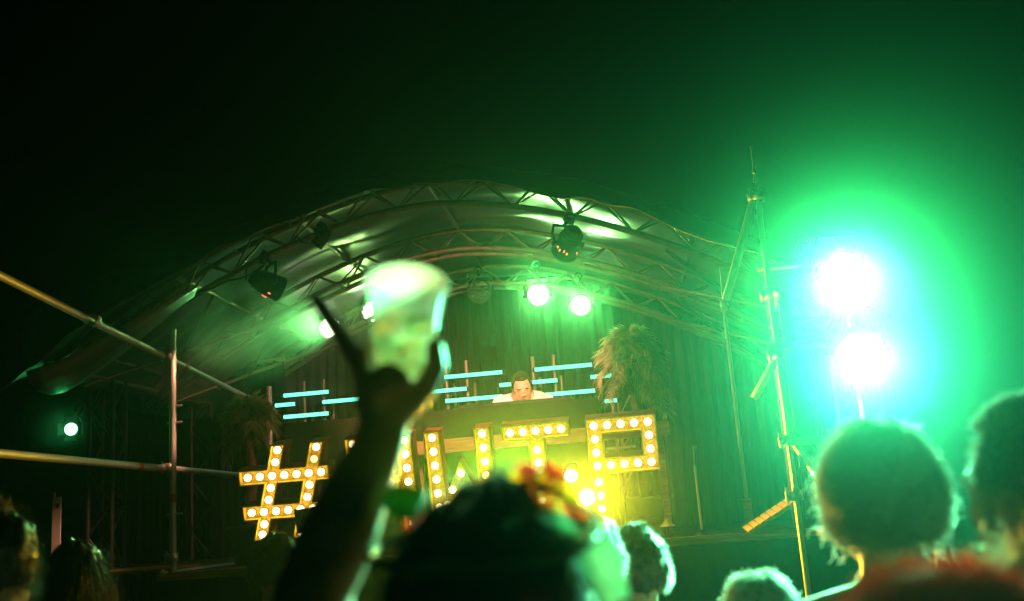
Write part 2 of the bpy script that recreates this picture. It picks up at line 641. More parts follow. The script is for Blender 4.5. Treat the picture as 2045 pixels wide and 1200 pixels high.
leg_tower(-4.24, 7.8, 'dark truss leg under the left eave beside the small green lamp')
leg_tower(-4.24, 9.7, 'dark truss leg at the rear left corner in front of black drape')
leg_tower(1.62, 7.25, 'dark truss leg under the right eave behind the scaffold tower')
leg_tower(1.62, 9.8, 'dark truss leg at the rear right corner of the stage')

# ------------------------------------------------------------------ drapes


def drape(name, label, p0, p1, z0, z1, m, folds, amp=0.05, grp=None):
    p0, p1 = Vector(p0), Vector(p1)
    d = p1 - p0
    t = thing(name, label, 'curtain', (p0.x, p0.y, 0), grp)
    nn = Vector((-d.y, d.x)).normalized()
    b = MB()
    n = folds * 8
    ph = 0
    for i in range(n + 1):
        ph += 2 * pi / 8 * random.uniform(.55, 1.45)
        o_ = amp * (sin(ph) + .4 * sin(2.3 * ph))
        for (z, k) in ((z1, .7), ((z0 + z1) * .5, 1.0), (z0, 1.2)):
            q = d * (i / n) + nn * o_ * k
            b.v.append((q.x, q.y, z + (0.012 * sin(ph * .5) if z == z1 else 0)))
    for i in range(n):
        for k in range(2):
            a = i * 3 + k
            b.f.append((a, a + 1, a + 4, a + 3))
    o = obj('cloth', b, m, t)
    o.modifiers.new('thickness', 'SOLIDIFY').thickness = 0.004
    strut('hanging_pipe', (0, 0, z1 + 0.02), (d.x, d.y, z1 + 0.02), 0.02, 'steel', t)
    return t


drape('back_drape', 'tall grey pleated drape hung across the back of the stage', (-3.6, 10.15), (1.6, 10.15), STZ, 4.0, 'backdrop', 46, 0.026)
drape('side_drape', 'black pleated drape closing the left wing behind the scaffold rails', (-5.6, 10.2), (-3.3, 9.4), 0.05, 3.3, 'drape', 22, 0.05)
bt = obj('notice_board', MB().box((0, 0, 0), (0.16, 0.012, 0.15)), 'booth', smooth=False)
bt.location = at(976, 707, Y=10.02)
tag(bt, 'small square brown board pinned on the grey back drape', 'board')

# ------------------------------------------------------------------ lamps
_can = {}


def lamp(name, label, pos, aim, r=0.1, L=0.22, lens='lens_off', watt=0, col=(1, 1, 1), cone=100, blend=1.0, soft=None, cells=False, hang=None, cat='lamp', group=None, yoke=True, doors=False, omni=False):
    """a can lamp: local -Z is the direction it shines in, its origin the middle of the lens"""
    q = (Vector(aim) - Vector(pos)).to_track_quat('-Z', 'Y')
    t = thing(name, label, cat, pos, group, q)
    can = MB().lathe([(0.0, L), (r * .45, L), (r * .62, L * .94), (r * .72, L * .8), (r * .98, L * .42), (r * 1.04, L * .3), (r * 1.04, -0.012), (r * 1.10, -0.014), (r * 1.10, -0.03), (r * .98, -0.03), (r * .95, 0.0)], 28)
    obj('can', can, 'dark', t)
    for k in range(3):
        obj('cooling_fin', MB().lathe([(r * .7, L * (.55 + .12 * k)), (r * (.98 - .07 * k), L * (.55 + .12 * k)), (r * (.98 - .07 * k), L * (.57 + .12 * k)), (r * .7, L * (.57 + .12 * k))], 24), 'dark', t)
    if cells:
        obj('lens_plate', MB().lathe([(0, 0.004), (r * .96, 0.004)], 24), 'dark', t)
        if ('cell', r, lens) not in _can:
            _can[('cell', r, lens)] = MB().ell((0, 0, 0), (r * .19, r * .19, r * .09), nu=10, nv=6).mesh('led_cell', lens)
        pts = [(0, 0)] + [(r * .36 * cos(a * pi / 3), r * .36 * sin(a * pi / 3)) for a in range(6)] + [(r * .72 * cos(a * pi / 6), r * .72 * sin(a * pi / 6)) for a in range(12)]
        for (x, y) in pts:
            link('led_cell', _can[('cell', r, lens)], t, (x, y, -0.004))
    else:
        obj('lens', MB().lathe([(0.0, -0.016), (r * .5, -0.012), (r * .94, 0.0)], 28), lens, t)
    if yoke:
        obj('yoke', MB().tube([(-r * 1.2, 0, L * .3), (-r * 1.22, r * .9, L * .4), (-r * .9, r * 1.75, L * .45), (r * .9, r * 1.75, L * .45), (r * 1.22, r * .9, L * .4), (r * 1.2, 0, L * .3)], 0.012, 6), 'dark', t)
        for s_ in (-1, 1):
            obj('knob', MB().tube([(s_ * r * 1.02, 0, L * .3), (s_ * r * 1.4, 0, L * .3)], 0.02, 8), 'dark', t)
    if doors:
        for k, (sx, sy) in enumerate(((1, 0), (-1, 0), (0, 1), (0, -1))):
            a = Vector((sx, sy, 0)) * r * 1.08
            sdv = Vector((-sy, sx, 0)) * r * .8
            out = Vector((sx, sy, 0)) * r * .7 + Vector((0, 0, -r * 1.1))
            b = MB().add([a - sdv, a + sdv, a + out + sdv * 1.15, a + out - sdv * 1.15], [(0, 1, 2, 3)])
            o = obj('barn_door', b, 'dark', t, False)
            o.modifiers.new('thickness', 'SOLIDIFY').thickness = 0.003
    if hang is not None:
        inv = (Matrix.Translation(Vector(pos)) @ q.to_matrix().to_4x4()).inverted()
        top = inv @ Vector(hang)
        strut('hanger', Vector((0, r * 1.75, L * .45)), top, 0.012, 'dark', t)
        o = obj('clamp', MB().lathe([(0.026, -0.025), (0.042, -0.025), (0.042, 0.025), (0.026, 0.025)], 12).box((0, -0.045, 0), (0.03, 0.03, 0.04)), 'dark', t)
        o.location = top
    if watt:
        ld = bpy.data.lights.new(name + '_light', 'POINT' if omni else 'SPOT')
        ld.energy = watt
        ld.color = col
        if not omni:
            ld.spot_size = radians(cone)
            ld.spot_blend = blend
        ld.shadow_soft_size = soft or r * .8
        lo = bpy.data.objects.new('light_source', ld)
        C.objects.link(lo)
        lo.parent = t
        lo.location = (0, 0, -0.05)
    return t


# the two blinding lamps on the scaffold tower
lu = at(1680, 545, Y=6.05)
ll = at(1715, 705, Y=6.05)
lamp('flood_lamp', 'upper blazing flood lamp on the right scaffold tower', lu, EYE + Vector((0.7, 0, -1.75)), 0.12, 0.24, 'lens_flood', P_TOWER_UP, (0.15, 1, 0.33), 54, 0.9, group='flood lamps on the scaffold tower', hang=at(1600, 480, Y=6.2))
lamp('flood_lamp', 'lower blazing flood lamp on the right scaffold tower, above the frizzy head', ll, EYE + Vector((0.7, 0, -1.9)), 0.13, 0.24, 'lens_flood', P_TOWER_LOW, (0.15, 1, 0.56), 54, 0.9, group='flood lamps on the scaffold tower', hang=at(1610, 640, Y=6.2))
# lamps on the rear truss
b1 = at(1075, 588, Y=9.7)
b2 = at(1160, 610, Y=9.7)
lamp('truss_lamp', 'left of the two glaring white lamps on the rear truss', b1, EYE + Vector((0.0, 0, .7)), 0.11, 0.22, 'lens_white', P_BACK, (0.36, 1, 0.26), 44, 0.9, hang=(b1.x, 9.72, b1.z + .3), group='lamps hung on the rear truss')
lamp('truss_lamp', 'right of the two glaring white lamps on the rear truss', b2, EYE + Vector((0.3, 0, .7)), 0.10, 0.22, 'lens_white', P_BACK, (0.36, 1, 0.26), 44, 0.9, hang=(b2.x, 9.72, b2.z + .3), group='lamps hung on the rear truss')
b3 = at(957, 582, Y=9.7)
lamp('truss_lamp', 'unlit dark lamp with round grid lens on the rear truss', b3, EYE + Vector((0, 0, 1)), 0.11, 0.2, 'lens_off', cells=True, hang=(b3.x, 9.72, b3.z + .22), group='lamps hung on the rear truss')
b4 = at(745, 622, Y=9.7)
b5 = at(660, 655, Y=9.7)
lamp('truss_lamp', 'lit lamp with a cluster lens half hidden behind the raised cup', b4, at(520, 500, Y=7.0), 0.115, 0.2, 'lens_cells', P_BEAM * .06, (0.5, 1.0, 0.26), 70, 1.0, cells=True, hang=(b4.x, 9.72, b4.z + .25), group='lamps hung on the rear truss')
lamp('truss_lamp', 'lit lamp throwing a smoky beam to the left, leftmost on the rear truss', b5, at(-60, 640, Y=3.6), 0.115, 0.2, 'lens_cells', P_BEAM, (0.25, 1, 0.25), 22, 0.6, cells=True, hang=(b5.x, 9.72, b5.z + .2), group='lamps hung on the rear truss')
# lamps on the front truss, shining back at the booth
djp = at(1040, 800, Y=8.3)
f1 = at(553, 575, Y=6.85)
f2 = at(1128, 500, Y=6.85)
lamp('front_lamp', 'black lamp with red glints hung from the left of the front truss', f1, djp, 0.085, 0.21, 'lens_off', P_RED, (1.0, 0.38, 0.24), 100, 1.0, hang=at(528, 512, Y=6.95), group='lamps hung on the front truss')
lamp('front_lamp', 'black lamp with red glints hung from the right of the front truss', f2, djp + Vector((-.3, 0, -.1)), 0.085, 0.21, 'lens_off', P_RED, (1.0, 0.38, 0.24), 100, 1.0, hang=at(1137, 436, Y=6.95), group='lamps hung on the front truss')
f3 = at(637, 484, Y=6.9)
lamp('front_lamp', 'smallest black lamp on the front truss, pointing down', f3, (-4.45, 7.25, 1.6), 0.045, 0.12, 'lens_cool', 420, (1.0, 0.42, 0.24), 24, 0.6, hang=at(644, 452, Y=6.97), group='lamps hung on the front truss')
for o in list(bpy.data.objects):
    if o.get('category') == 'lamp' and o.name.startswith('front_lamp') and 'red' in o['label']:
        for k, (a, zz) in enumerate(((200, .06), (215, .05), (235, .06), (250, .05), (300, .055))):
            x, y = cos(radians(a)) * .092, sin(radians(a)) * .092
            q = obj('red_indicator', MB().ell((0, 0, 0), (.006, .006, .012), nu=8, nv=6), 'led_red', o)
            q.location = (x, y, zz)
# small lamp at the left wing
sl = at(142, 857, Y=7.6)
lamp('wing_lamp', 'small green lamp with flap glowing beside the left truss leg', sl, EYE + Vector((-1.2, 0, 0.4)), 0.052, 0.14, 'lens_green', P_SIDE, (0.02, 1, 0.22), 150, 1.0, doors=True, hang=at(160, 815, Y=7.75))

# footlights
fl = at(1172, 993, Y=6.8)
lamp('foot_lamp', 'fierce yellow lamp on the stage edge under the letter P', fl, EYE + Vector((1.0, 0, 0)), 0.055, 0.12, 'lens_amber', P_FOOT, (1.0, 0.62, 0.02), 176, 0.4, soft=.03, group='foot lamps along the stage edge', hang=(fl.x, fl.y + .05, STZ + .02))
fl2 = at(1020, 1002, Y=6.8)
lamp('foot_lamp', 'yellow lamp on the stage edge peeping over the nearest dark head', fl2, (0.08, 1.0, 1.72), 0.05, 0.12, 'lens_amber', P_FOOT * 9.0, (1.0, 0.56, 0.04), 30, 0.8, soft=.03, group='foot lamps along the stage edge', hang=(fl2.x, fl2.y + .05, STZ + .02))
fl3 = at(1140, 950, Y=6.8)
lamp('foot_lamp', 'small bluish white lamp just above the fierce yellow one', fl3, EYE, 0.045, 0.1, 'lens_cool', 1.0, (0.5, 0.9, 1.0), 150, 1.0, group='foot lamps along the stage edge', hang=(fl3.x, fl3.y + .05, STZ + .02))

# big spot lying in front of the hash sign
pc = at(600, 1040, Y=6.3)
t = lamp('floor_spot', 'dark cylindrical spot lamp pointing left in front of the hash sign', pc, pc + Vector((-1, -.35, -.12)), 0.07, 0.36, 'lens_off', 0, hang=(pc.x + .12, pc.y + .1, 1.0), yoke=True)

# ------------------------------------------------------------------ marquee letters
LH = 0.67
DEP, REC = 0.16, 0.055
_bulb = {}


def inset(loop, d):
    n = len(loop)
    out = []
    for i in range(n):
        a, b, c = Vector(loop[i - 1]), Vector(loop[i]), Vector(loop[(i + 1) % n])
        e1, e2 = (b - a).normalized(), (c - b).normalized()
        n1, n2 = Vector((-e1.y, e1.x)), Vector((-e2.y, e2.x))
        m = (n1 + n2)
        k = max(0.35, 1 + n1.dot(n2))
        out.append(tuple(b + m * (d / k)))
    return out


def letter(name, label, loops, bulbs, x, dim=()):
    """loops: outer one counter-clockwise, holes clockwise, in (x, z); the letter faces -Y"""
    t = thing(name, label, 'marquee letter', (x, 7.17, STZ + 0.21), 'light bulb letters along the stage edge')
    t.rotation_euler = (radians(15), 0, 0)
    side, inner, rim = MB(), MB(), MB()
    T = 0.009
    ins = [inset(l, T) for l in loops]
    for l, il in zip(loops, ins):
        n = len(l)
        vs = [(p[0], -DEP, p[1]) for p in l] + [(p[0], 0, p[1]) for p in l]
        side.add(vs, [(i, (i + 1) % n, n + (i + 1) % n, n + i) for i in range(n)])
        vs = [(p[0], -DEP, p[1]) for p in il] + [(p[0], -DEP + REC, p[1]) for p in il]
        inner.add(vs, [((i + 1) % n, i, n + i, n + (i + 1) % n) for i in range(n)])
        vs = [(p[0], -DEP, p[1]) for p in l] + [(p[0], -DEP, p[1]) for p in il]
        rim.add(vs, [((i + 1) % n, i, n + i, n + (i + 1) % n) for i in range(n)])
    obj('side_wall', side, 'red_side', t, False)
    obj('inner_wall', inner, 'gold_rim', t, False)
    obj('front_rim', rim, 'gold_rim', t, False)
    for nm, y, lp, m in (('face_panel', -DEP + REC, ins, 'gold'), ('back_panel', 0, loops, 'red_side')):
        flat = [p for l in lp for p in l]
        tri = geometry.tessellate_polygon([[Vector((p[0], p[1], 0)) for p in l] for l in lp])
        b = MB()
        b.v = [(p[0], y, p[1]) for p in flat]
        b.f = [tuple(f) for f in tri]
        o = obj(nm, b, m, t, False)
    for k, (bx, bz) in enumerate(bulbs):
        mm = 'bulb_dim' if k in dim else 'bulb'
        if mm not in _bulb:
            _bulb[mm] = MB().ell((0, 0, 0), (0.026, 0.028, 0.026), nu=12, nv=6).mesh('bulb', mm)
            _bulb['s'] = MB().lathe([(0.012, 0), (0.021, 0), (0.021, 0.02), (0.014, 0.02)], 12).mesh('socket', 'gold_rim')
        b = link('bulb', _bulb[mm], t, (bx, -DEP + REC - 0.036, bz))
        s_ = link('socket', _bulb['s'], b, (0, 0.018, 0))
        s_.rotation_euler = (radians(-90), 0, 0)
    # two steel props down to the deck
    xs = [p[0] for p in loops[0] if p[1] < 0.02]
    for px_ in (min(xs) + .05, max(xs) - .05):
        p0 = Vector((px_, -0.03, 0.02))
        inv = t.matrix_basis.inverted()
        wp = t.matrix_basis @ p0
        strut('prop', p0, inv @ Vector((wp.x, wp.y + .05, STZ)), 0.011, 'dark', t)
        strut('prop', Vector((px_, -0.005, 0.3)), inv @ Vector((wp.x, 7.42, STZ)), 0.011, 'dark', t)
    return t


s = 0.112
h = LH
# hash sign
k_ = 0.30
b0, b1_, t0, t1 = 0.145, 0.255, 0.395, 0.505
Lf = lambda z: 0.055 + k_ * z
L2 = lambda z: 0.055 + 0.105 + k_ * z
Rf = lambda z: 0.335 + k_ * z
R2 = lambda z: 0.335 + 0.105 + k_ * z
xa, xb = 0.0, 0.655
outer = [(Lf(0), 0), (L2(0), 0), (L2(b0), b0), (Rf(b0), b0), (Rf(0), 0), (R2(0), 0), (R2(b0), b0), (xb, b0), (xb, b1_), (R2(b1_), b1_), (R2(t0), t0), (xb, t0), (xb, t1), (R2(t1), t1), (R2(h), h), (Rf(h), h), (Rf(t1), t1), (L2(t1), t1), (L2(h), h), (Lf(h), h), (Lf(t1), t1), (xa, t1), (xa, t0), (Lf(t0), t0), (Lf(b1_), b1_), (xa, b1_), (xa, b0), (Lf(b0), b0)]
hole = [(L2(b1_), b1_), (L2(t0), t0), (Rf(t0), t0), (Rf(b1_), b1_)]
bl = [(0.06 + .0885 * i, .45) for i in range(7)] + [(0.06 + .0885 * i, .20) for i in range(7)]
for f_ in (Lf, Rf):
    for z in (0.04, 0.118 - .005, 0.283, 0.367, 0.545, 0.628):
        bl.append((f_(z) + .0525, z))
letter('marquee_letter', 'hash sign studded with bulbs, first sign on the left', [outer, hole], bl, -2.775, dim=(24,))
# H
w = 0.475
cz0, cz1 = 0.28, 0.39
H_ = [(0, 0), (s, 0), (s, cz0), (w - s, cz0), (w - s, 0), (w, 0), (w, h), (w - s, h), (w - s, cz1), (s, cz1), (s, h), (0, h)]
bl = [(s / 2, .045 + .0966 * i) for i in range(7)] + [(w - s / 2, .045 + .0966 * i) for i in range(7)] + [(w / 2 - .062, .335), (w / 2 + .062, .335)]
letter('marquee_letter', 'letter H studded with bulbs, mostly behind the raised arm', [H_], bl, -1.995, dim=(15,))
# W
w = 0.46
c = w / 2
W_ = [(0, 0), (s, 0), (c, .24), (w - s, 0), (w, 0), (w, h), (w - s, h), (w - s, .20), (c, .455), (s, .20), (s, h), (0, h)]
bl = [(s / 2, .045 + .0966 * i) for i in range(7)] + [(w - s / 2, .045 + .0966 * i) for i in range(7)] + [(c, .365), (c - .07, .255), (c + .07, .255), (c - .115, .155), (c + .115, .155)]
letter('marquee_letter', 'letter W studded with bulbs, between the arm and the T', [W_], bl, -1.435)
# T
w = 0.46
T_ = [((w - s) / 2, 0), ((w + s) / 2, 0), ((w + s) / 2, h - s), (w, h - s), (w, h), (0, h), (0, h - s), ((w - s) / 2, h - s)]
bl = [(.056 + .087 * i, h - s / 2) for i in range(5)] + [(w / 2, .045 + .0876 * i) for i in range(6)]
letter('marquee_letter', 'letter T studded with bulbs, beside the P', [T_], bl, -0.895)
# P
w = 0.475
P_ = [(0, 0), (s, 0), (s, h - .385), (w, h - .385), (w, h), (0, h)]
Ph = [(s, h - .385 + s), (s, h - s), (w - s, h - s), (w - s, h - .385 + s)]
bl = [(s / 2 + .0907 * i, h - s / 2) for i in range(5)] + [(s / 2 + .0907 * i, h - .385 + s / 2) for i in range(5)]
bl += [(s / 2, h - s / 2 - .091), (s / 2, h - s / 2 - .182), (w - s / 2, h - s / 2 - .091), (w - s / 2, h - s / 2 - .182)]
bl += [(s / 2, .045 + .0925 * i) for i in range(3)]
letter('marquee_letter', 'letter P studded with bulbs, last sign on the right', [P_, Ph], bl, -0.325)

# ------------------------------------------------------------------ booth, beam, LED rigs
bo = thing('dj_booth', 'wide booth desk clad in brown fabric behind the letters', 'booth', (-1.46, 7.6, STZ))
bw, bh, bd = 2.42, 1.04, 0.55
fr = MB()
n = 60
for i in range(n + 1):
    x = -bw / 2 + bw * i / n
    for (z, k) in ((0.0, 1.3), (bh * .5, 1.0), (bh, .1)):
        fr.v.append((x, -0.008 + k * 0.012 * (sin(i * .55) + .5 * sin(i * 1.37 + z)), z))
for i in range(n):
    for k in range(2):
        a = i * 3 + k
        fr.f.append((a, a + 3, a + 4, a + 1))
obj('front_cloth', fr, 'booth', bo)
obj('desk_top', MB().box((0, bd / 2, bh - .02), (bw, bd, .035)), 'booth', bo, False)
for s_ in (-1, 1):
    obj('side_panel', MB().box((s_ * (bw / 2 - .02), bd / 2 + .02, (bh - .045) / 2), (.03, bd - .05, bh - .045)), 'dark', bo, False)
obj('shelf', MB().box((0, bd / 2 + .02, .45), (bw - .08, bd - .06, .03)), 'dark', bo, False)
mx = thing('mixer_deck', 'low black mixing console lying flat on the booth desk', 'mixer', (-0.9, 7.9, STZ + bh))
obj('case', MB().box((0, 0, .022), (.9, .28, .04)), 'dark', mx, False)
for i in range(6):
    obj('knob', MB().tube([(-.3 + .12 * i, 0, .042), (-.3 + .12 * i, 0, .056)], .012, 10), 'dark', mx)
for x in (-.27, .27):
    obj('platter', MB().tube([(x, .06, .042), (x, .06, .05)], .06, 20), 'dark', mx)

bm = thing('timber_beam', 'bare timber beam running across behind the letters', 'beam', (-0.72, 7.5, STZ))
obj('plank', MB().box((0, 0, .76), (1.95, .05, .10)), 'timber', bm, False)
for x in (-.9, 0.0, .9):
    obj('post', MB().box((x, .05, .40), (.05, .045, .80)), 'timber', bm, False)

LY = 9.2


def led_rig(label, tubes, posts, ztop):
    xs = [at(a[0], a[1], Y=LY).x for a in tubes] + [at(a[2], a[3], Y=LY).x for a in tubes]
    t = thing('led_bar_rig', label, 'light rig', ((min(xs) + max(xs)) / 2, LY, STZ), 'LED bar rigs behind the booth')
    o_ = t.location.copy()
    for (x0, y0, x1, y1) in tubes:
        p0, p1 = at(x0, y0, Y=LY) - o_, at(x1, y1, Y=LY) - o_
        mid = (p0 + p1) / 2
        L = (p1 - p0).length
        b = MB().tube([(-L / 2, 0, 0), (L / 2, 0, 0)], 0.017, 8)
        tb = obj('led_tube', b, 'led', t)
        tb.location = mid
        hs = obj('tube_housing', MB().box((0, .022, 0), (L + .03, .025, .034)), 'dark', tb, False)
        for e in (-1, 1):
            obj('end_cap', MB().tube([(e * L / 2, 0, 0), (e * (L / 2 + .02), 0, 0)], 0.019, 8), 'dark', tb)
    for px in posts:
        x = at(px, 780, Y=LY + .07).x - o_.x
        strut('post', (x, .075, 0), (x, .075, ztop - STZ), .018, 'alu', t)
        strut('post', (x + .045, .22, 0), (x + .045, .22, ztop - STZ - .18), .014, 'alu', t)
        for i in range(5):
            z0 = .25 + .28 * i
            if z0 + .2 < ztop - STZ - .2:
                strut('brace', (x, .075, z0), (x + .045, .22, z0 + .2), .007, 'alu', t, 6)
    xs2 = [at(px, 780, Y=LY + .07).x - o_.x for px in posts]
    strut('crossbar', (min(xs2) - .1, .075, .75), (max(xs2) + .1, .075, .75), .012, 'alu', t)
    for i in range(3):
        z0 = .35 + .3 * i
        strut('brace', (xs2[0], .075, z0), (xs2[-1], .075, z0 + .3), .008, 'alu', t, 6)
    return t


led_rig('cyan LED bars left of the raised arm, above the hash sign', [(567, 791, 657, 781), (550, 810, 590, 806), (645, 803, 722, 796), (567, 833, 657, 825)], (607, 646), 3.06)
led_rig('cyan LED bars between the raised arm and the DJ', [(888, 753, 1003, 743), (850, 783, 932, 776), (890, 800, 1003, 792)], (893, 934), 3.12)
led_rig('cyan LED bars directly behind the DJ', [(998, 769, 1113, 759), (1068, 738, 1182, 728), (1076, 789, 1189, 780)], (1068, 1111), 3.10)
led_rig('cyan LED bars glinting through the right palm', [(1180, 753, 1247, 747), (1208, 801, 1232, 799), (1251, 722, 1275, 720)], (1222, 1262), 3.0)

# ------------------------------------------------------------------ palms


def frond(L, lift, droop, nl, seed):
    r_ = random.Random(seed)
    b = MB()
    pts = []
    K = 12
    for i in range(K + 1):
        u = i / K
        pts.append(Vector((L * (u * cos(lift) * (1 - .28 * u * u * droop)), 0, L * (u * sin(lift) - droop * .62 * u * u))))
    b.tube(pts, [0.009 * (1 - .8 * i / K) for i in range(K + 1)], 5)
    for i in range(nl):
        u = .14 + .85 * i / nl
        f_ = u * K
        a = min(K - 1, int(f_))
        p = pts[a].lerp(pts[a + 1], f_ - a)
        tg = (pts[a + 1] - pts[a]).normalized()
        for s_ in (-1, 1):
            ll_ = .17 * (1 - .65 * u) * r_.uniform(.6, 1.25) + .04
            d = (Vector((0, s_, 0)) * r_.uniform(.5, .9) + tg * r_.uniform(.5, .95) + Vector((0, 0, r_.uniform(-.65, .15)))).normalized()
            e = p + d * ll_ + Vector((0, 0, -.3 * ll_ * r_.uniform(.2, 1.4)))
            m = p + d * ll_ * .5
            wd = tg * r_.uniform(.005, .009)
            tw = Vector((0, 0, r_.uniform(-.004, .004)))
            o = len(b.v)
            b.v += [tuple(p - wd * .5), tuple(p + wd * .5), tuple(m + wd + tw), tuple(m - wd - tw), tuple(e)]
            b.f += [(o, o + 1, o + 2, o + 3), (o + 3, o + 2, o + 4)]
    return b


def palm(label, base, crown, n, L, up, seed):
    r_ = random.Random(seed)
    t = thing('palm_tree', label, 'palm', base, 'dry palms flanking the booth')
    c = Vector(crown) - Vector(base)
    trunk = [Vector((0, 0, 0)).lerp(c, i / 10) + Vector((.012 * sin(i * 1.3), .01 * cos(i), 0)) for i in range(11)]
    obj('trunk', MB().tube(trunk, [.05 - .002 * i + .006 * (i % 2) for i in range(11)], 10), 'trunk', t)
    obj('pot', MB().lathe([(0, .002), (.13, .002), (.17, .26), (.18, .26), (.18, .29), (.155, .29), (.15, .24), (0, .24)], 20), 'dark', t)
    meshes = [frond(L * k, radians(a), d, 46, seed * 10 + i).mesh('frond', 'straw') for i, (k, a, d) in enumerate(((1.0, 62, .95), (.9, 40, 1.05), (1.0, 78, .9), (.85, 15, 1.0), (1.05, 50, 1.2), (.9, -25, .7)))]
    for i in range(n):
        o = link('frond', meshes[i % len(meshes)], t, c + Vector((0, 0, r_.uniform(-.05, .03))))
        o.rotation_euler = (r_.uniform(-.15, .15), r_.uniform(-.15, .15), 2 * pi * (i * .618) + r_.uniform(-.2, .2))
        sc = r_.uniform(.75, 1.1)
        o.scale = (sc, sc, sc)
    return t


pcw = at(1262, 718, Y=7.75)
palm('shaggy dry palm standing behind the letter P', (pcw.x + .02, 7.78, STZ), pcw, 38, .47, 1, 3)
pcw = at(498, 838, Y=7.6)
palm('shaggy dry palm in shadow beside the hash sign', (pcw.x, 7.62, STZ), pcw, 26, .33, 1, 5)

# ------------------------------------------------------------------ left scaffold wing
X0 = -3.304
sc_ = thing('scaffold_railing', 'scaffold tube railing with two long rails leading to the left of the stage', 'scaffold', (X0, 7.0, 0))
strut('post', (0, 0, 0.02), (0, 0, 3.19), .0245, 'steel', sc_, 14)
strut('rail', (-.06, -4.2, 3.33), (-.06, 2.3, 2.80), .0245, 'steel', sc_, 14)
strut('rail', (-.06, -4.2, 2.19), (-.06, 2.0, 2.17), .0245, 'steel', sc_, 14)
strut('post', (0, -4.0, 0.02), (0, -4.0, 3.5), .0245, 'steel', sc_, 14)
strut('post', (-.01, 2.0, 0.02), (-.01, 2.0, 3.0), .0245, 'steel', sc_, 14)
for p in ((-.03, 0, 2.99), (-.03, 0, 2.18), (-.03, 2.0, 2.82), (0, 0, 1.55), (-.03, -1.05, 3.07)):
    coupler(p, sc_, (0, 0, 1) if p[2] != 3.07 else (0, 1, 0))
for z in (2.5, 1.85, 2.62):
    strut('spigot', (-.045, 0, z), (.07, 0, z), .008, 'steel', sc_)
for (p0, p1) in (((-.06, .30, 2.962), (-.06, .36, 2.957)), ((-.06, -.42, 2.1778), (-.06, -.36, 2.1776))):
    strut('tape_band', p0, p1, .0262, 'red_tape', sc_, 14)
strut('tape_band', (0, 0, 1.93), (0, 0, 1.99), .0262, 'red_tape', sc_, 14)

gr = thing('deck_grating', 'rust brown grating deck at the foot of the left scaffold', 'grating', (-4.05, 6.9, 1.47))
for i in range(28):
    strut('bar', (-.73 + 1.43 * i / 27, 0, 0), (-.73 + 1.43 * i / 27, 2.5, 0), .009, 'grate', gr, 6)
for i in range(34):
    strut('bar', (-.74, 2.5 * i / 33, .004), (.71, 2.5 * i / 33, .004), .009, 'grate', gr, 6)
for x in (-.74, .71):
    strut('edge_tube', (x, 0, -.03), (x, 2.5, -.03), .024, 'steel', gr)
    for y in (0, 2.5):
        strut('leg', (x, y, -1.45), (x, y, 0), .024, 'steel', gr)

wp = at(112, 1090, Y=7.7)
wb = thing('white_sign', 'tall narrow white board standing at the far left', 'sign', (wp.x, wp.y, 0))
zt = at(112, 992, Y=7.7).z
obj('board', MB().box((0, 0, (zt + 1.3) / 2), (.07, .012, zt - 1.3)), 'white', wb, False)
obj('printed_panel', MB().box((.01, -.008, zt - .07), (.028, .003, .03)), 'booth', wb, False)
strut('post', (-.032, .015, 0), (-.032, .015, zt + .035), .01, 'white', wb)

# ------------------------------------------------------------------ right scaffold tower
TX, TY = 0.9, 6.2
tw = thing('scaffold_tower', 'scaffold tower with braces at the right of the stage carrying the flood lamps', 'scaffold', (TX, TY, 0))


def T(px, py, Y=TY):
    return at(px, py, Y=Y) - Vector((TX, TY, 0))


strut('standard', (0, 0, 0.02), (0, 0, 3.52), .018, 'steel', tw, 14)
strut('standard', (0, 0, 3.52), (0, 0, 3.83), .007, 'steel', tw, 8)
for z in (3.55, 3.60, 3.66):
    obj('mast_joint', MB().ell((0, 0, z), (.014, .014, .018), nu=10, nv=6), 'steel', tw)
strut('standard', (.47, .08, 0.02), (.47, .08, 3.2), .0245, 'steel', tw, 14)
strut('standard', (.12, .95, 0.02), (.12, .95, 3.2), .0245, 'steel', tw, 14)
strut('standard', (.5, .95, 0.02), (.5, .95, 3.2), .0245, 'steel', tw, 14)
strut('brace', T(1507, 392), T(1450, 598, 6.28), .026, 'steel', tw, 14)
strut('brace', T(1556, 706), T(1506, 795, 6.30), .026, 'steel', tw, 14)
strut('ledger', (-.05, .03, 3.05), (.6, .03, 3.05), .0245, 'steel', tw, 14)
strut('ledger', (-.05, .03, 2.55), (.6, .03, 2.55), .0245, 'steel', tw, 14)
strut('ledger', (0, -.05, 1.97), (.55, -.05, 1.97), .0245, 'steel', tw, 14)
strut('ledger', (.03, -.1, 2.86), (.12, 1.0, 2.86), .0245, 'steel', tw, 14)
strut('brace', (.02, .05, 2.0), (.12, .95, 2.8), .0245, 'steel', tw, 14)
strut('brace', (.45, .05, 1.2), (.02, .05, 2.0), .0245, 'steel', tw, 14)
for p in ((0, 0, 3.50), (0, 0, 2.87), (0, 0, 2.5), (0, 0, 1.98), (0, 0, 1.66), (.47, .08, 3.05), (.47, .08, 2.55)):
    coupler(p, tw, (0, 0, 1))
obj('dark_flat', MB().box((.085, .05, 2.35), (.07, .03, 1.05)), 'dark', tw, False)

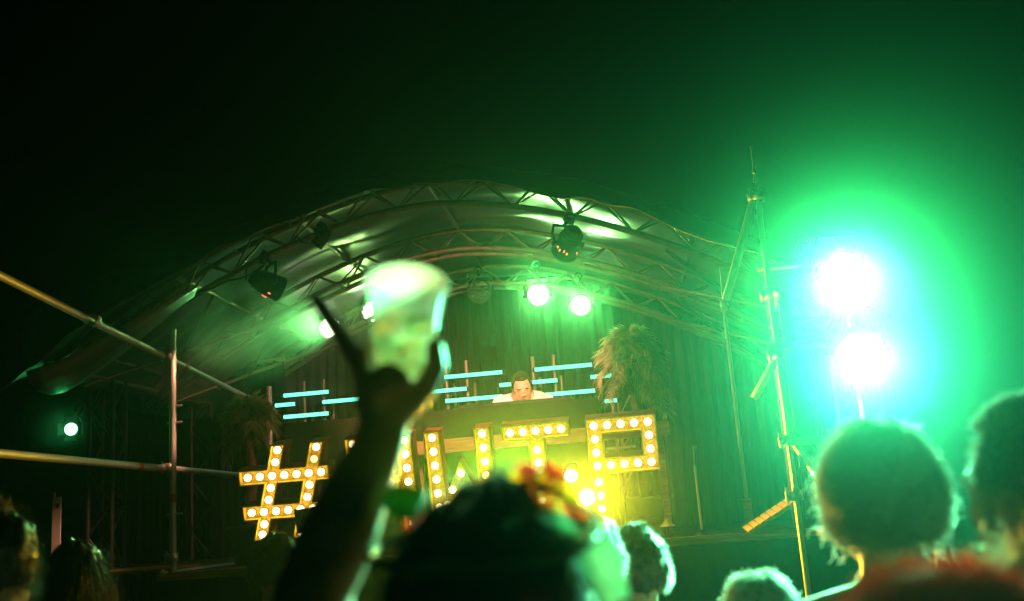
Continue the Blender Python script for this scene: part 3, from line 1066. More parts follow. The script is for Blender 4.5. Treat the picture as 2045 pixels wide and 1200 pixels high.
# slim post between stage and tower, right of the roof
pp = thing('guy_post', 'slim metal post rising in front of the right roof end', 'pole', (0.70, 7.05, STZ))
strut('tube', (0, 0, 0), (0, 0, 1.56), .014, 'steel', pp)
strut('tube', (0, 0, 1.56), (.02, .02, 1.95), .01, 'steel', pp)
obj('foot', MB().box((0, 0, .11), (.055, .05, .22)), 'timber', pp, False)
obj('collar', MB().tube([(0, 0, 1.50), (0, 0, 1.58)], .024, 10), 'steel', pp)
mp = thing('thin_pole', 'thin bare pole standing on the stage edge right of the P', 'pole', (at(1402, 1062, Y=6.85).x, 6.85, STZ))
strut('tube', (0, 0, 0), (0, 0, .45), .008, 'steel', mp)
strut('tube', (0, 0, .45), (.004, 0, .58), .004, 'steel', mp)
obj('foot', MB().lathe([(0, .0), (.05, .0), (.05, .008), (.01, .02), (.01, .04)], 14), 'dark', mp)
obj('cap', MB().box((.02, 0, .57), (.012, .012, .025)), 'timber', mp, False)

# toadstool-like shade standing on the deck
ms = thing('dome_lantern', 'tiny tan dome lantern on the stage edge right of the P', 'lantern', (at(1332, 1045, Y=6.85).x, 6.85, STZ))
obj('shade', MB().lathe([(0, .125), (.012, .122), (.022, .105), (.048, .08), (.052, .074), (.04, .08), (.0, .11)], 18), 'white', ms)
strut('stem', (0, 0, 0), (0, 0, .1), .007, 'dark', ms)
obj('base', MB().box((0, 0, .012), (.07, .06, .022)), 'dark', ms, False)
bxs = thing('flight_case', 'low dim case on the stage edge below the P', 'case', (0.03, 6.95, STZ))
obj('body', MB().box((0, 0, .05), (.2, .2, .1)), 'booth', bxs, False)
obj('lid', MB().box((0, 0, .118), (.205, .205, .03)), 'booth', bxs, False)

rp = thing('ramp', 'sloping slatted wooden ramp lit yellow at the foot of the tower', 'ramp', (0.66, 6.62, STZ))
p0, p1 = Vector((0, 0, .02)), Vector((.30, -.1, .19))
dv = p1 - p0
for i in range(9):
    q = p0 + dv * (i / 8)
    o = obj('slat', MB().box((0, .10, 0), (.036, .22, .012)), 'timber', rp, False)
    o.location = q
    o.rotation_euler = (radians(7), -atan2(dv.z, dv.x), 0)
for yy in (0.02, .18):
    strut('stringer', p0 + Vector((0, yy, -.015 + yy * .12)), p1 + Vector((0, yy, -.015 + yy * .12)), .012, 'timber', rp)
strut('leg', p1 + Vector((0, .1, 0)), (p1.x, p1.y + .1, -STZ), .015, 'timber', rp)

# cables on the front truss
cb = thing('power_cable', 'black cable looping along the front truss beside the left lamp', 'cable', at(528, 512, Y=6.95))
o_ = cb.location
cp = [at(x, y, Y=6.9) - o_ for (x, y) in ((528, 530), (505, 545), (480, 556), (455, 560), (425, 575), (395, 583))]
obj('cord', MB().tube(cp, .007, 6), 'rubber', cb)
cp = [at(x, y, Y=6.93) - o_ for (x, y) in ((590, 470), (605, 484), (622, 486), (634, 480))]
obj('cord', MB().tube(cp, .006, 6), 'rubber', cb)
strut('tail', at(492, 532, Y=6.9) - o_, at(492, 560, Y=6.9) - o_, .007, 'rubber', cb)

# ------------------------------------------------------------------ people


def remesh(mb, voxel, it=4):
    """grow one continuous skin round overlapping limbs"""
    tmp = bpy.data.objects.new('tmp', mb.mesh('tmp', None))
    C.objects.link(tmp)
    m = tmp.modifiers.new('r', 'REMESH')
    m.mode = 'VOXEL'
    m.voxel_size = voxel
    m.use_smooth_shade = True
    sm = tmp.modifiers.new('s', 'SMOOTH')
    sm.factor = 0.5
    sm.iterations = it
    dg = bpy.context.evaluated_depsgraph_get()
    me = bpy.data.meshes.new_from_object(tmp.evaluated_get(dg))
    old = tmp.data
    bpy.data.objects.remove(tmp)
    bpy.data.meshes.remove(old)
    return me


def head_shape(b, c, rot, s):
    """skull, jaw, nose, brow, lips and ears round the head centre c; the face looks along rot @ +Y"""
    def e(p, r):
        b.ell(Vector(c) + rot @ (Vector(p) * s), tuple(x * s for x in r), rot, 16, 11)
    e((0, -.012, .018), (.074, .094, .098))
    e((0, .012, -.03), (.066, .078, .085))
    e((0, .045, -.082), (.045, .042, .034))
    e((0, .066, -.098), (.022, .02, .018))
    for k in (-1, 1):
        e((k * .038, .03, -.066), (.026, .04, .03))
        e((k * .036, .062, -.022), (.022, .018, .02))
        e((k * .030, .078, .028), (.024, .012, .010))
        e((k * .077, -.012, -.012), (.009, .018, .031))
        e((k * .011, .094, -.030), (.009, .010, .008))
        e((k * .030, .078, .008), (.013, .010, .010))
    e((0, .093, -.004), (.009, .014, .026))
    e((0, .102, -.024), (.010, .012, .010))
    e((0, .088, -.057), (.022, .010, .006))
    e((0, .086, -.068), (.018, .010, .007))


def hand(b, w, d, n, s, side, curl=.35):
    """a palm and five fingers: w wrist, d pointing along the hand, n out of the back of the hand"""
    w, d, n = Vector(w), Vector(d).normalized(), Vector(n).normalized()
    x = d.cross(n) * side
    fr_ = Matrix((x, d, n)).transposed()
    pc_ = w + d * .045 * s
    b.ell(pc_, (.038 * s, .05 * s, .016 * s), fr_, 12, 8)
    for i, L in enumerate((.068, .078, .072, .055)):
        p = w + d * .082 * s + x * (-.027 + .018 * i) * s
        a = p + (d * cos(curl) - n * sin(curl)) * L * .45 * s
        e = a + (d * cos(curl * 2.2) - n * sin(curl * 2.2)) * L * .5 * s
        b.limb([p, a, e], [.0095 * s, .0088 * s, .0075 * s], 8)
    p = w + d * .025 * s - x * .03 * s
    a = p + (d * .7 - x * .8 - n * .2).normalized() * .04 * s
    e = a + (d * .9 - x * .2 - n * .3).normalized() * .032 * s
    b.limb([p, a, e], [.013 * s, .011 * s, .009 * s], 8)


HC = Vector((0, .012, 1.628))


def stand_body(b, s, skip_left=False, sway=0.0):
    hip, sh = .095, .175
    b.ell((0, 0, .97 * s), (.165 * s, .115 * s, .13 * s))
    b.ell((0, .005, 1.13 * s), (.145 * s, .105 * s, .16 * s))
    b.ell((0, .0, 1.31 * s), (.17 * s, .115 * s, .17 * s))
    b.limb([(-.15 * s, -.01, 1.42 * s), (0, -.02, 1.455 * s), (.15 * s, -.01, 1.42 * s)], [.055 * s, .06 * s, .055 * s])
    b.limb([(0, -.022 * s, 1.40 * s), (0, -.01 * s, 1.50 * s), (0, 0, 1.60 * s)], [.085 * s, .057 * s, .053 * s])
    for k in (-1, 1):
        b.limb([(k * hip * s, 0, .93 * s), (k * hip * 1.1 * s, .015 * s, .50 * s), (k * hip * 1.1 * s, -.02 * s, .28 * s), (k * hip * 1.15 * s, -.02 * s, .09 * s)], [.09 * s, .06 * s, .052 * s, .038 * s])
        b.limb([(k * .11 * s, -.04 * s, .045 * s), (k * .115 * s, .05 * s, .04 * s), (k * .125 * s, .13 * s, .03 * s)], [.042 * s, .042 * s, .03 * s])
        if k < 0 and skip_left:
            continue
        S_, E_, W_2 = (k * .195 * s, -.01, 1.41 * s), (k * .235 * s, -.03 * s, 1.12 * s), (k * .235 * s, .05 * s, .88 * s)
        b.limb([S_, ((S_[0] + E_[0]) / 2, -.015, 1.28 * s), E_, ((E_[0] + W_2[0]) / 2, .01, 1.03 * s), W_2], [.056 * s, .05 * s, .041 * s, .04 * s, .028 * s])
        hand(b, W_2, (0, .2, -1), (k, 0, 0), s, -k)


def split_cloth(body, name, test, off, m, fold=0.004):
    me = body.data
    co = np.empty(len(me.vertices) * 3)
    me.vertices.foreach_get('co', co)
    co = co.reshape(-1, 3)
    no = np.empty(len(me.vertices) * 3)
    me.vertices.foreach_get('normal', no)
    no = no.reshape(-1, 3)
    keep = np.array([test(p) for p in co])
    fs = [tuple(p.vertices) for p in me.polygons if all(keep[i] for i in p.vertices)]
    used = sorted({i for f in fs for i in f})
    mp_ = {v: k for k, v in enumerate(used)}
    q = co[used]
    wob = fold * (np.sin(q[:, 2] * 55 + 9 * np.sin(q[:, 0] * 14)) + np.sin(q[:, 0] * 40 + q[:, 2] * 21))
    q = q + no[used] * (off + wob)[:, None]
    b = MB()
    b.v = [tuple(p) for p in q]
    b.f = [tuple(mp_[i] for i in f) for f in fs]
    o = obj(name, b, m, body)
    sd_ = o.modifiers.new('thickness', 'SOLIDIFY')
    sd_.thickness = .003
    return o


def hair(body, c, s, rot, style, m, n, seed, length=.06, curl=0.0, vol=1.0, thick=.0005, rim=False):
    """scalp mass and single strands in one child of the body"""
    r = np.random.default_rng(seed)
    c = np.array(c)
    Rm = np.array(rot)
    rad = np.array([.083, .105, .108]) * s * np.array([vol, vol, 1 + (vol - 1) * .6])
    off = np.array([0, -.018, .022]) * s
    amp = {'fuzz': 1.0, 'short': .45, 'long': .3}.get(style, .2)

    def lump(d):
        d = np.asarray(d)
        x, y, z = d[..., 0], d[..., 1], d[..., 2]
        w = .055 * np.sin(5 * x + 3 * z + seed) + .05 * np.sin(7 * z - 6 * x + 2 * seed) + .03 * np.sin(15 * x + 11 * z + 6 * y) + .02 * np.sin(27 * x - 21 * z + 9 * y)
        return 1 + amp * w

    b = MB()
    # scalp mass: an uneven cap, face and neck left free
    nu, nv = 40, 26
    idx = {}
    for i in range(nv + 1):
        th = pi * (i / nv) * .98 + .02
        for j in range(nu):
            ph = 2 * pi * j / nu
            d = np.array([sin(th) * cos(ph), sin(th) * sin(ph), cos(th)])
            k = 1 + .035 * sin(9 * ph + 5 * th) + .03 * sin(17 * ph - 11 * th) + .02 * r.normal()
            p = d * rad * k
            if style == 'long' and d[2] < 0 and d[1] < .25:
                p = np.array([d[0] * rad[0] * 1.02, min(d[1], .1) * rad[1] * 1.0, d[2] * (rad[2] + length)]) * np.array([k, k, 1])
            if d[1] > .45 and d[2] < (.62 if style == 'crop' else .35):
                p = p * .72
            if style == 'crop' and d[2] < -.22:
                p = p * .84
            p = p * lump(d)
            if style != 'long' and d[2] < -.55:
                p = p * .80
            b.v.append(tuple(c + Rm @ (p + off)))
    for i in range(nv):
        for j in range(nu):
            a = i * nu + j
            b_ = i * nu + (j + 1) % nu
            b.f.append((a, a + nu, b_ + nu, b_))
    # strands
    dirs = r.normal(size=(n * 3, 3))
    dirs /= np.linalg.norm(dirs, axis=1)[:, None]
    ok = ~((dirs[:, 1] > .42) & (dirs[:, 2] < (.64 if style == 'crop' else .45))) & (dirs[:, 2] > -.62)
    dirs = dirs[ok][:n]
    n = len(dirs)
    K = 7
    P = np.zeros((n, K, 3))
    lm = lump(dirs)
    P[:, 0] = dirs * rad * .97 * lm[:, None]
    L = length * s * r.uniform(.45, 1.25, n)
    vel = dirs.copy()
    if style == 'long':
        vel = dirs * .35 + np.array([0, 0, -.6]) + r.normal(size=(n, 3)) * .12
    elif style == 'short':
        vel = dirs * .55 + np.array([0, -.35, -.25]) + r.normal(size=(n, 3)) * .22
    elif style == 'crop':
        vel = dirs + r.normal(size=(n, 3)) * .3
    else:
        vel = dirs + r.normal(size=(n, 3)) * .45
    vel /= np.linalg.norm(vel, axis=1)[:, None]
    ph0 = r.uniform(0, 6.28, n)
    fr1 = np.cross(vel, [0.3, .5, .8])
    fr1 /= np.linalg.norm(fr1, axis=1)[:, None] + 1e-9
    fr2 = np.cross(vel, fr1)
    for k in range(1, K):
        step = L / (K - 1)
        if style == 'long':
            vel = vel + np.array([0, 0, -.25]) + r.normal(size=(n, 3)) * .08
        else:
            vel = vel + r.normal(size=(n, 3)) * (.12 + .25 * curl) + np.array([0, 0, -.05])
        vel /= np.linalg.norm(vel, axis=1)[:, None]
        P[:, k] = P[:, k - 1] + vel * step[:, None]
        q = np.sqrt(((P[:, k] / rad) ** 2).sum(1)) / lm
        sh_ = (q < 1.0) & (P[:, k, 2] > -.3 * rad[2])
        P[sh_, k] /= q[sh_, None]
    if curl > 0:
        for k in range(1, K):
            w = ph0 + k * 1.7
            P[:, k] += (fr1 * np.cos(w)[:, None] + fr2 * np.sin(w)[:, None]) * curl * .012 * s
    P = P + off
    P = c + P @ Rm.T
    base = len(b.v)
    tan = np.gradient(P, axis=1)
    tan /= np.linalg.norm(tan, axis=2)[..., None] + 1e-9
    A = np.cross(tan, np.array([.21, .4, .89]))
    A /= np.linalg.norm(A, axis=2)[..., None] + 1e-9
    B_ = np.cross(tan, A)
    rr = thick * np.linspace(1.15, .35, K)[None, :, None]
    V = np.zeros((n, K, 3, 3))
    for j in range(3):
        w = 2 * pi * j / 3
        V[:, :, j] = P + (A * cos(w) + B_ * sin(w)) * rr
    b.v += [tuple(p) for p in V.reshape(-1, 3)]
    q = np.arange(n)[:, None, None] * K * 3 + np.arange(K - 1)[None, :, None] * 3 + np.zeros((1, 1, 3), int)
    j = np.arange(3)[None, None, :]
    j2 = (j + 1) % 3
    nscalp = len(b.f)
    F = np.stack([q + j, q + j2, q + 3 + j2, q + 3 + j], -1).reshape(-1, 4) + base
    b.f += [tuple(int(i) for i in f) for f in F]
    if style == 'fuzz':
        for i in range(420):
            d = r.normal(size=3)
            d[1] *= .8
            d /= np.linalg.norm(d)
            if d[2] < -.75 or (d[1] > .5 and d[2] < .4):
                continue
            p = d * rad * lump(d) * .96
            out = d + r.normal(size=3) * .55 + np.array([0, 0, -.35 if d[2] < .3 else .05])
            out /= np.linalg.norm(out)
            e1 = np.cross(out, [.3, .6, .7])
            e1 /= np.linalg.norm(e1)
            e2 = np.cross(out, e1)
            Lk, w0, tw = s * length * r.uniform(.5, 1.7), r.uniform(0, 6.28), r.uniform(.9, 1.7)
            pts = []
            for k in range(9):
                u = k / 8
                q_ = p + out * Lk * u + (e1 * cos(w0 + tw * k) + e2 * sin(w0 + tw * k)) * .0075 * s * min(1, 2 * u) + np.array([0, 0, -.012 * u * u])
                pts.append(Vector(c + Rm @ (q_ + off)))
            b.tube(pts, [.0018 * (1 - .6 * k / 8) for k in range(9)], 4, False)
    ho = obj('hair', b, m, body)
    ho.data.materials.append(MT['strand_rim_light' if style == 'fuzz' or rim else ('strand_light' if m == 'hair_blond' else 'strand_dark')])
    mi = np.ones(len(b.f), dtype=np.int32)
    mi[:nscalp] = 0
    ho.data.polygons.foreach_set('material_index', mi)
    return ho


def turn(yaw=0, tilt=0, nod=0):
    return Euler((nod, tilt, yaw), 'XYZ').to_matrix()


def person(label, px, py, D, style, hm, shirt, seed, yaw=0.0, tilt=0.0, n=2600, length=.06, curl=0.0, vol=1.0, skin='skin', hairtop=.02, thick=.0005, extra=None, nohair=False, skip_left=False, voxel=.011, cloth_test=None, rim=False):
    top = at(px, py, D=D)
    Ht = top.z - hairtop
    s_ = Ht / 1.748
    b = MB()
    stand_body(b, s_, skip_left)
    c = HC * s_
    rot = turn(yaw * .7, tilt)
    head_shape(b, c, rot, s_)
    o_loc = Vector((top.x, top.y - .0, 0))
    if extra:
        extra(b, o_loc, s_)
    me = remesh(b, voxel)
    me.materials.append(MT[skin])
    body = link('person', me)
    body.location = o_loc
    body.rotation_euler = (0, 0, yaw * .3)
    tag(body, label, 'person', 'people in the crowd')
    tp = cloth_test or (lambda p: .86 * s_ < p[2] < 1.455 * s_ and (abs(p[0]) < .20 * s_ or p[2] > 1.17 * s_))
    split_cloth(body, 'shirt', tp, .010, shirt)
    split_cloth(body, 'trousers', lambda p: .10 * s_ < p[2] < .93 * s_ and abs(p[0]) < .205 * s_, .009, 'jeans')
    split_cloth(body, 'shoes', lambda p: p[2] < .085 * s_, .008, 'shoe', .0)
    if not nohair:
        hair(body, c, s_, rot, style, hm, n, seed, length, curl, vol, thick, rim)
    return body, c, s_, rot


# nearest person in the middle, left arm raised with a cup
cup_top, cup_bot = at(812, 570, D=1.13), at(803, 748, D=1.075)


def raised_arm(b, o, s_):
    def L(px, py, D):
        return at(px, py, D=D) - o
    sh_ = Vector((-.19 * s_, -.01, 1.41 * s_))
    el, wr = L(622, 1190, 1.0), L(762, 872, 1.06)
    b.limb([sh_, (sh_ + el) / 2, el, el.lerp(wr, .35), el.lerp(wr, .7), wr], [.056, .047, .041, .041, .033, .0275], 14)
    # palm behind and below the cup
    pm = L(775, 800, 1.065)
    b.limb([wr, L(768, 832, 1.06), pm], [.027, .026, .025], 12)
    b.limb([L(742, 800, 1.07), L(775, 790, 1.055), L(812, 800, 1.06)], [.020, .022, .020], 12)
    kn = [L(728, 772, 1.065), L(742, 758, 1.045)]
    # first finger pointing up and left
    b.limb([L(735, 790, 1.06), L(722, 735, 1.06), L(682, 668, 1.065), L(650, 622, 1.07), L(633, 598, 1.075)], [.0135, .0125, .0112, .0102, .009], 10)
    # three fingers wrapped round the near left of the cup
    b.limb([L(740, 785, 1.05), L(722, 742, 1.045), L(726, 706, 1.06), L(738, 690, 1.09)], [.012, .0105, .0095, .0085], 10)
    b.limb([L(748, 788, 1.035), L(741, 760, 1.02), L(768, 738, 1.015), L(800, 742, 1.022)], [.012, .0105, .0092, .008], 10)
    b.limb([L(752, 800, 1.035), L(752, 780, 1.015), L(785, 766, 1.015), L(815, 768, 1.024)], [.0115, .0098, .0088, .0075], 10)
    # thumb up the right side
    b.limb([L(800, 812, 1.065), L(848, 778, 1.07), L(872, 728, 1.07), L(868, 690, 1.06)], [.018, .0145, .0125, .0105], 10)


def near_cloth(p):
    return .86 < p[2] / 1.0 < 1.40 and abs(p[0]) < .26 and p[1] < .2


A, cA, sA, rA = person('nearest dark head with a flower wreath, arm raised holding the cup', 965, 978, .98, 'short', 'hair_black', 'tee_black', 11, n=1600, length=.04, vol=1.22, extra=raised_arm, skip_left=True, voxel=.0058, thick=.0005, cloth_test=near_cloth)
B, cB, sB, rB = person('frizzy haired head rimmed with light below the flood lamps', 1735, 834, 1.92, 'fuzz', 'hair_dark', 'tee_navy', 12, yaw=.15, n=15000, length=.046, curl=1.3, vol=.96, hairtop=.045, thick=.0010)
person('tall short haired head cut off by the right picture edge', 2040, 795, 1.42, 'crop', 'hair_dark', 'tee_black', 13, yaw=.5, n=6000, length=.014, vol=1.02, hairtop=.01, thick=.0008, rim=True)
Dn, cD, sD, rD = person('blurred head in an orange red knitted hat, lower right corner', 1865, 1116, .70, 'short', 'hair_brown', 'tee_olive', 14, n=0, nohair=True, yaw=.2)
person('lower wavy haired head left of the frizzy one', 1508, 1136, 2.5, 'fuzz', 'hair_blond', 'tee_olive', 15, n=5000, length=.034, curl=.6, vol=1.08, hairtop=.03)
person('rounded head with light rim directly right of the flower wreath', 1160, 1018, 2.3, 'short', 'hair_brown', 'tee_navy', 16, n=3600, length=.020, vol=1.12, yaw=-.2, rim=True)
person('smaller head with a green rim just left of the dome lantern', 1262, 1046, 2.7, 'short', 'hair_dark', 'tee_black', 17, n=3600, length=.020, vol=1.10, yaw=.2, rim=True)
person('dark head in front of the hash sign', 553, 1062, 3.4, 'short', 'hair_black', 'tee_black', 18, n=2200, length=.035, vol=1.05)
person('dark head with long loose strands in front of the grating deck', 150, 1076, 3.3, 'long', 'hair_brown', 'tee_black', 19, n=3000, length=.20, vol=1.10, yaw=.25)
person('dim head and shoulder cut off by the left picture edge', -8, 1010, 2.3, 'short', 'hair_black', 'tee_olive', 20, n=2600, length=.04, vol=1.05, yaw=.3)
person('dark head low between the orange hat and the right picture edge', 2085, 1085, 1.15, 'fuzz', 'hair_blond', 'tee_navy', 21, n=3000, length=.06, curl=.5, vol=1.08, hairtop=.03)

# earring of the frizzy head
er = obj('earring', MB().tube([(.011 * cos(a * pi / 8), 0, .011 * sin(a * pi / 8)) for a in range(17)], .0022, 6), 'earring', B)
er.location = cB + Vector((-.082, -.005, -.06)) * sB

# knitted hat
hat = thing('knitted_hat', 'orange red knitted hat on the blurred head in the corner', 'hat', tuple(Dn.location + cD))
hb = MB()
pf = [(.092, -.03), (.098, -.03), (.099, .012), (.096, .02), (.097, .05), (.088, .085), (.066, .113), (.035, .13), (.0, .136)]
hb.lathe([(r_ * sD * 1.02, z * sD) for (r_, z) in pf], 40)
hb.v = [(x * (1 + .02 * sin(20 * atan2(y, x))), y * 1.16 * (1 + .02 * sin(20 * atan2(y, x))) - .008, z) for (x, y, z) in hb.v]
obj('crown', hb, 'knit', hat)
fz = MB()
fr_ = random.Random(5)
for i in range(2600):
    a, u = fr_.uniform(0, 2 * pi), fr_.uniform(.0, .98)
    rr2 = .100 * sD * sqrt(max(0, 1 - u ** 2.4))
    p = Vector((rr2 * cos(a), rr2 * 1.16 * sin(a) - .008, .137 * sD * u))
    d = Vector((cos(a) * (1 - u), sin(a) * (1 - u), u * .9)) + Vector((fr_.gauss(0, .5), fr_.gauss(0, .5), fr_.gauss(0, .4)))
    d.normalize()
    m_ = p + d * fr_.uniform(.004, .009)
    e_ = m_ + (d + Vector((fr_.gauss(0, .6), fr_.gauss(0, .6), -.2))).normalized() * .007
    fz.tube([p, m_, e_], [.0008, .0007, .0004], 3, False)
obj('wool_fuzz', fz, 'knit', hat)
obj('brim', MB().lathe([(.094 * sD, -.035 * sD), (.107 * sD, -.035 * sD), (.108 * sD, .012 * sD), (.095 * sD, .014 * sD)], 40), 'knit', hat).scale = (1, 1.15, 1)

# ------------------------------------------------------------------ cup in the raised hand
ax = (cup_top - cup_bot)
hc = ax.length
cup = thing('plastic_cup', 'frosted plastic cup with a frothy drink held up in the raised hand', 'cup', cup_bot, rot=ax.to_track_quat('Z', 'Y'))
r0, r1 = .026, .0455
obj('cup_wall', MB().lathe([(0, .004), (r0 * .96, .004), (r0, 0), (r0 + (r1 - r0) * .5, hc * .5), (r1, hc * .985), (r1 + .002, hc * .99), (r1 + .002, hc), (r1 - .001, hc)], 40), 'cup', cup)
rr = lambda f_: (r0 + (r1 - r0) * f_) * .965
obj('drink', MB().lathe([(0, .007), (rr(.05), .007), (rr(.52), hc * .52)], 36), 'drink', cup)
fm = MB().lathe([(rr(.52), hc * .525), (rr(.7), hc * .7), (rr(.9), hc * .9)], 36)
fm.v = [(x, y, z + .006 * sin(120 * x + 60 * y)) for (x, y, z) in fm.v]
obj('foam', fm, 'foam', cup)
for (a0, a1, f0, f1, cut) in ((232, 288, .60, .84, 0.0), (282, 345, .22, .48, .5), (205, 235, .30, .40, 0.3)):
    b = MB()
    nn_ = 8
    for i in range(nn_ + 1):
        a = radians(a0 + (a1 - a0) * i / nn_)
        fa = f0 + (f1 - f0) * cut * (1 - i / nn_)
        for f_ in (fa, f1):
            q_ = (r0 + (r1 - r0) * f_)
            b.v += [(q_ * .984 * cos(a), q_ * .984 * sin(a), hc * f_), (q_ * .93 * cos(a), q_ * .93 * sin(a), hc * f_)]
    for i in range(nn_):
        k = 4 * i
        b.f += [(k, k + 4, k + 6, k + 2), (k + 1, k + 3, k + 7, k + 5), (k, k + 1, k + 5, k + 4), (k + 2, k + 6, k + 7, k + 3)]
    obj('fruit_slice', b, 'leaf', cup)

# ------------------------------------------------------------------ flower wreath on the nearest head
hA = A.location + cA
wr_ = thing('flower_wreath', 'wreath of red, orange and yellow flowers with ribbons on the nearest head', 'wreath', tuple(hA))
ring = []
for i in range(41):
    a = 2 * pi * i / 40
    ring.append((.108 * cos(a), .128 * sin(a) - .018, .085 + .018 * sin(a)))
obj('vine', MB().tube(ring, .005, 6), 'leaf', wr_)


def flower(p, r_, m, nrm, seed):
    q_ = random.Random(seed)
    b = MB()
    for ring_, cnt, tilt_ in ((1.0, 9, .35), (.7, 7, .8)):
        for i in range(cnt):
            a = 2 * pi * i / cnt + q_.uniform(-.15, .15)
            d = Vector((cos(a), sin(a), 0))
            sdv = Vector((-sin(a), cos(a), 0)) * r_ * .34 * ring_
            up_ = Vector((0, 0, 1)) * r_ * tilt_
            m0, m1 = d * r_ * .1, d * r_ * .65 * ring_ + up_ * .5
            e = d * r_ * ring_ * q_.uniform(.9, 1.1) + up_ * .8
            o = len(b.v)
            b.v += [tuple(m0), tuple(m1 + sdv), tuple(e), tuple(m1 - sdv), tuple(m1 + up_ * -.12)]
            b.f += [(o, o + 1, o + 4), (o, o + 4, o + 3), (o + 1, o + 2, o + 4), (o + 4, o + 2, o + 3)]
    b.ell((0, 0, r_ * .2), (r_ * .25, r_ * .25, r_ * .2), nu=10, nv=6)
    o = obj('flower', b, m, wr_)
    o.matrix_local = Matrix.Translation(Vector(p)) @ Vector(nrm).to_track_quat('Z', 'Y').to_matrix().to_4x4()
    return o


fls = [(948, 1000, .97, .020, 'petal_orange'), (992, 975, 1.0, .026, 'petal_yellow'), (1030, 985, 1.0, .030, 'petal_yellow'), (1052, 950, 1.02, .020, 'petal_red'), (1078, 985, 1.0, .032, 'petal_yellow'), (1098, 955, 1.02, .022, 'petal_red'), (1120, 1000, .99, .026, 'petal_yellow'), (1012, 1012, .97, .022, 'petal_yellow'), (1070, 1022, .97, .026, 'petal_orange')]
for i, (x, y, D, r_, m) in enumerate(fls):
    p = at(x, y, D=D) - hA
    flower(p, r_, m, Vector((p.x, -.02, .08)), i)
for i, a in enumerate((2.4, 2.0, 1.6, 1.2, .8, .4)):
    p = Vector((.112 * cos(a), .13 * sin(a) - .018, .09 + .018 * sin(a)))
    flower(p, .018, ('petal_red', 'petal_orange', 'petal_yellow')[i % 3], p, 40 + i)


def strip(name, pts, w0, m, nrm=(0, -1, 0)):
    b = MB()
    k = len(pts)
    for i, p in enumerate(pts):
        t_ = (pts[min(i + 1, k - 1)] - pts[max(i - 1, 0)]).normalized()
        sdv = t_.cross(Vector(nrm)).normalized() * w0 * (.35 + .65 * sin(pi * (i + .4) / (k - .2)))
        b.v += [tuple(p - sdv), tuple(p + sdv)]
    b.f = [(2 * i, 2 * i + 1, 2 * i + 3, 2 * i + 2) for i in range(k - 1)]
    o = obj(name, b, m, wr_)
    o.modifiers.new('thickness', 'SOLIDIFY').thickness = .0008
    return o


strip('leaf', [at(x, y, D=d) - hA for (x, y, d) in ((1060, 1050, .93), (1085, 1070, .915), (1110, 1095, .91), (1125, 1125, .915))], .028, 'ribbon')
strip('leaf', [at(x, y, D=d) - hA for (x, y, d) in ((1165, 1060, .94), (1185, 1100, .93), (1210, 1145, .93), (1235, 1200, .935))], .020, 'ribbon')
strip('leaf', [at(x, y, D=d) - hA for (x, y, d) in ((770, 985, 1.0), (790, 1000, .99), (822, 1005, .985), (850, 1000, .98))], .018, 'leaf')
strip('leaf', [at(x, y, D=d) - hA for (x, y, d) in ((990, 985, 1.01), (985, 955, 1.02), (982, 930, 1.03))], .006, 'leaf')
strip('leaf', [at(x, y, D=d) - hA for (x, y, d) in ((1012, 985, 1.01), (1008, 950, 1.02), (1004, 925, 1.03))], .006, 'leaf')

# ------------------------------------------------------------------ the DJ behind the booth
dl = at(1043, 775, Y=8.22)
s_ = .97
b = MB()
hd = Vector((0, 0, dl.z - STZ))
rot = Euler((radians(-30), radians(5), 0), 'XYZ').to_matrix()
head_shape(b, hd, rot, s_ * 1.02)
shc = hd + Vector((0, -.11, -.10))
hp = Vector((0, -.46, .86))
b.limb([hp, hp.lerp(shc, .4), hp.lerp(shc, .75), shc + Vector((0, -.02, -.02))], [.15, .135, .145, .095])
b.limb([shc + Vector((-.16, 0, 0)), shc + Vector((0, .0, .02)), shc + Vector((.16, 0, 0))], [.062, .075, .062])
b.limb([shc + Vector((0, 0, .02)), shc.lerp(hd, .5) + Vector((0, .0, .01)), hd + Vector((0, -.03, -.03))], [.075, .06, .056])
for k in (-1, 1):
    S_ = shc + Vector((k * .19, 0, -.01))
    E_ = S_ + Vector((k * .09, .10, -.24))
    Wr = E_ + Vector((-k * .06, .20, -.04))
    b.limb([S_, S_.lerp(E_, .5), E_, E_.lerp(Wr, .4), Wr], [.058, .05, .042, .041, .028])
    hand(b, Wr, (-k * .2, 1, -.1), (0, 0, 1), s_, -k)
    b.limb([hp + Vector((k * .09, 0, -.02)), (k * .11, -.36, .46), (k * .11, -.42, .27), (k * .115, -.44, .08)], [.09, .062, .053, .04])
    b.limb([(k * .11, -.47, .045), (k * .115, -.37, .04), (k * .125, -.29, .03)], [.042, .042, .03])
me = remesh(b, .0075, 3)
for m_ in ('skin_pale', 'brow', 'lips'):
    me.materials.append(MT[m_])
dj = link('person', me)
dj.location = (dl.x, dl.y, STZ)
dj.rotation_euler = (0, 0, pi + radians(8))
tag(dj, 'DJ in a white tee bending over the booth', 'person')
iR = rot.inverted()
for pl in me.polygons:
    q = iR @ (pl.center - hd) / (s_ * 1.02)
    if q.y > .05:
        if abs(q.z - .028) < .005 and .014 < abs(q.x) < .048:
            pl.material_index = 1
        elif abs(q.z + .063) < .010 and abs(q.x) < .023 and q.y > .085:
            pl.material_index = 2
fwd = (shc - hp).normalized()
nk = (hd - shc).normalized()


def dj_tee(p):
    p = Vector(p)
    q = p - shc
    al = q.dot(nk)
    off_axis = (q - nk * al).length
    if (p - hd).length < .118 or (al > .045 and off_axis < .085):
        return False
    return (p - hp).dot(fwd) > -.06 and p.z > .8 and al < .12 and (abs(p.x) < .215 or p.z > shc.z - .17)


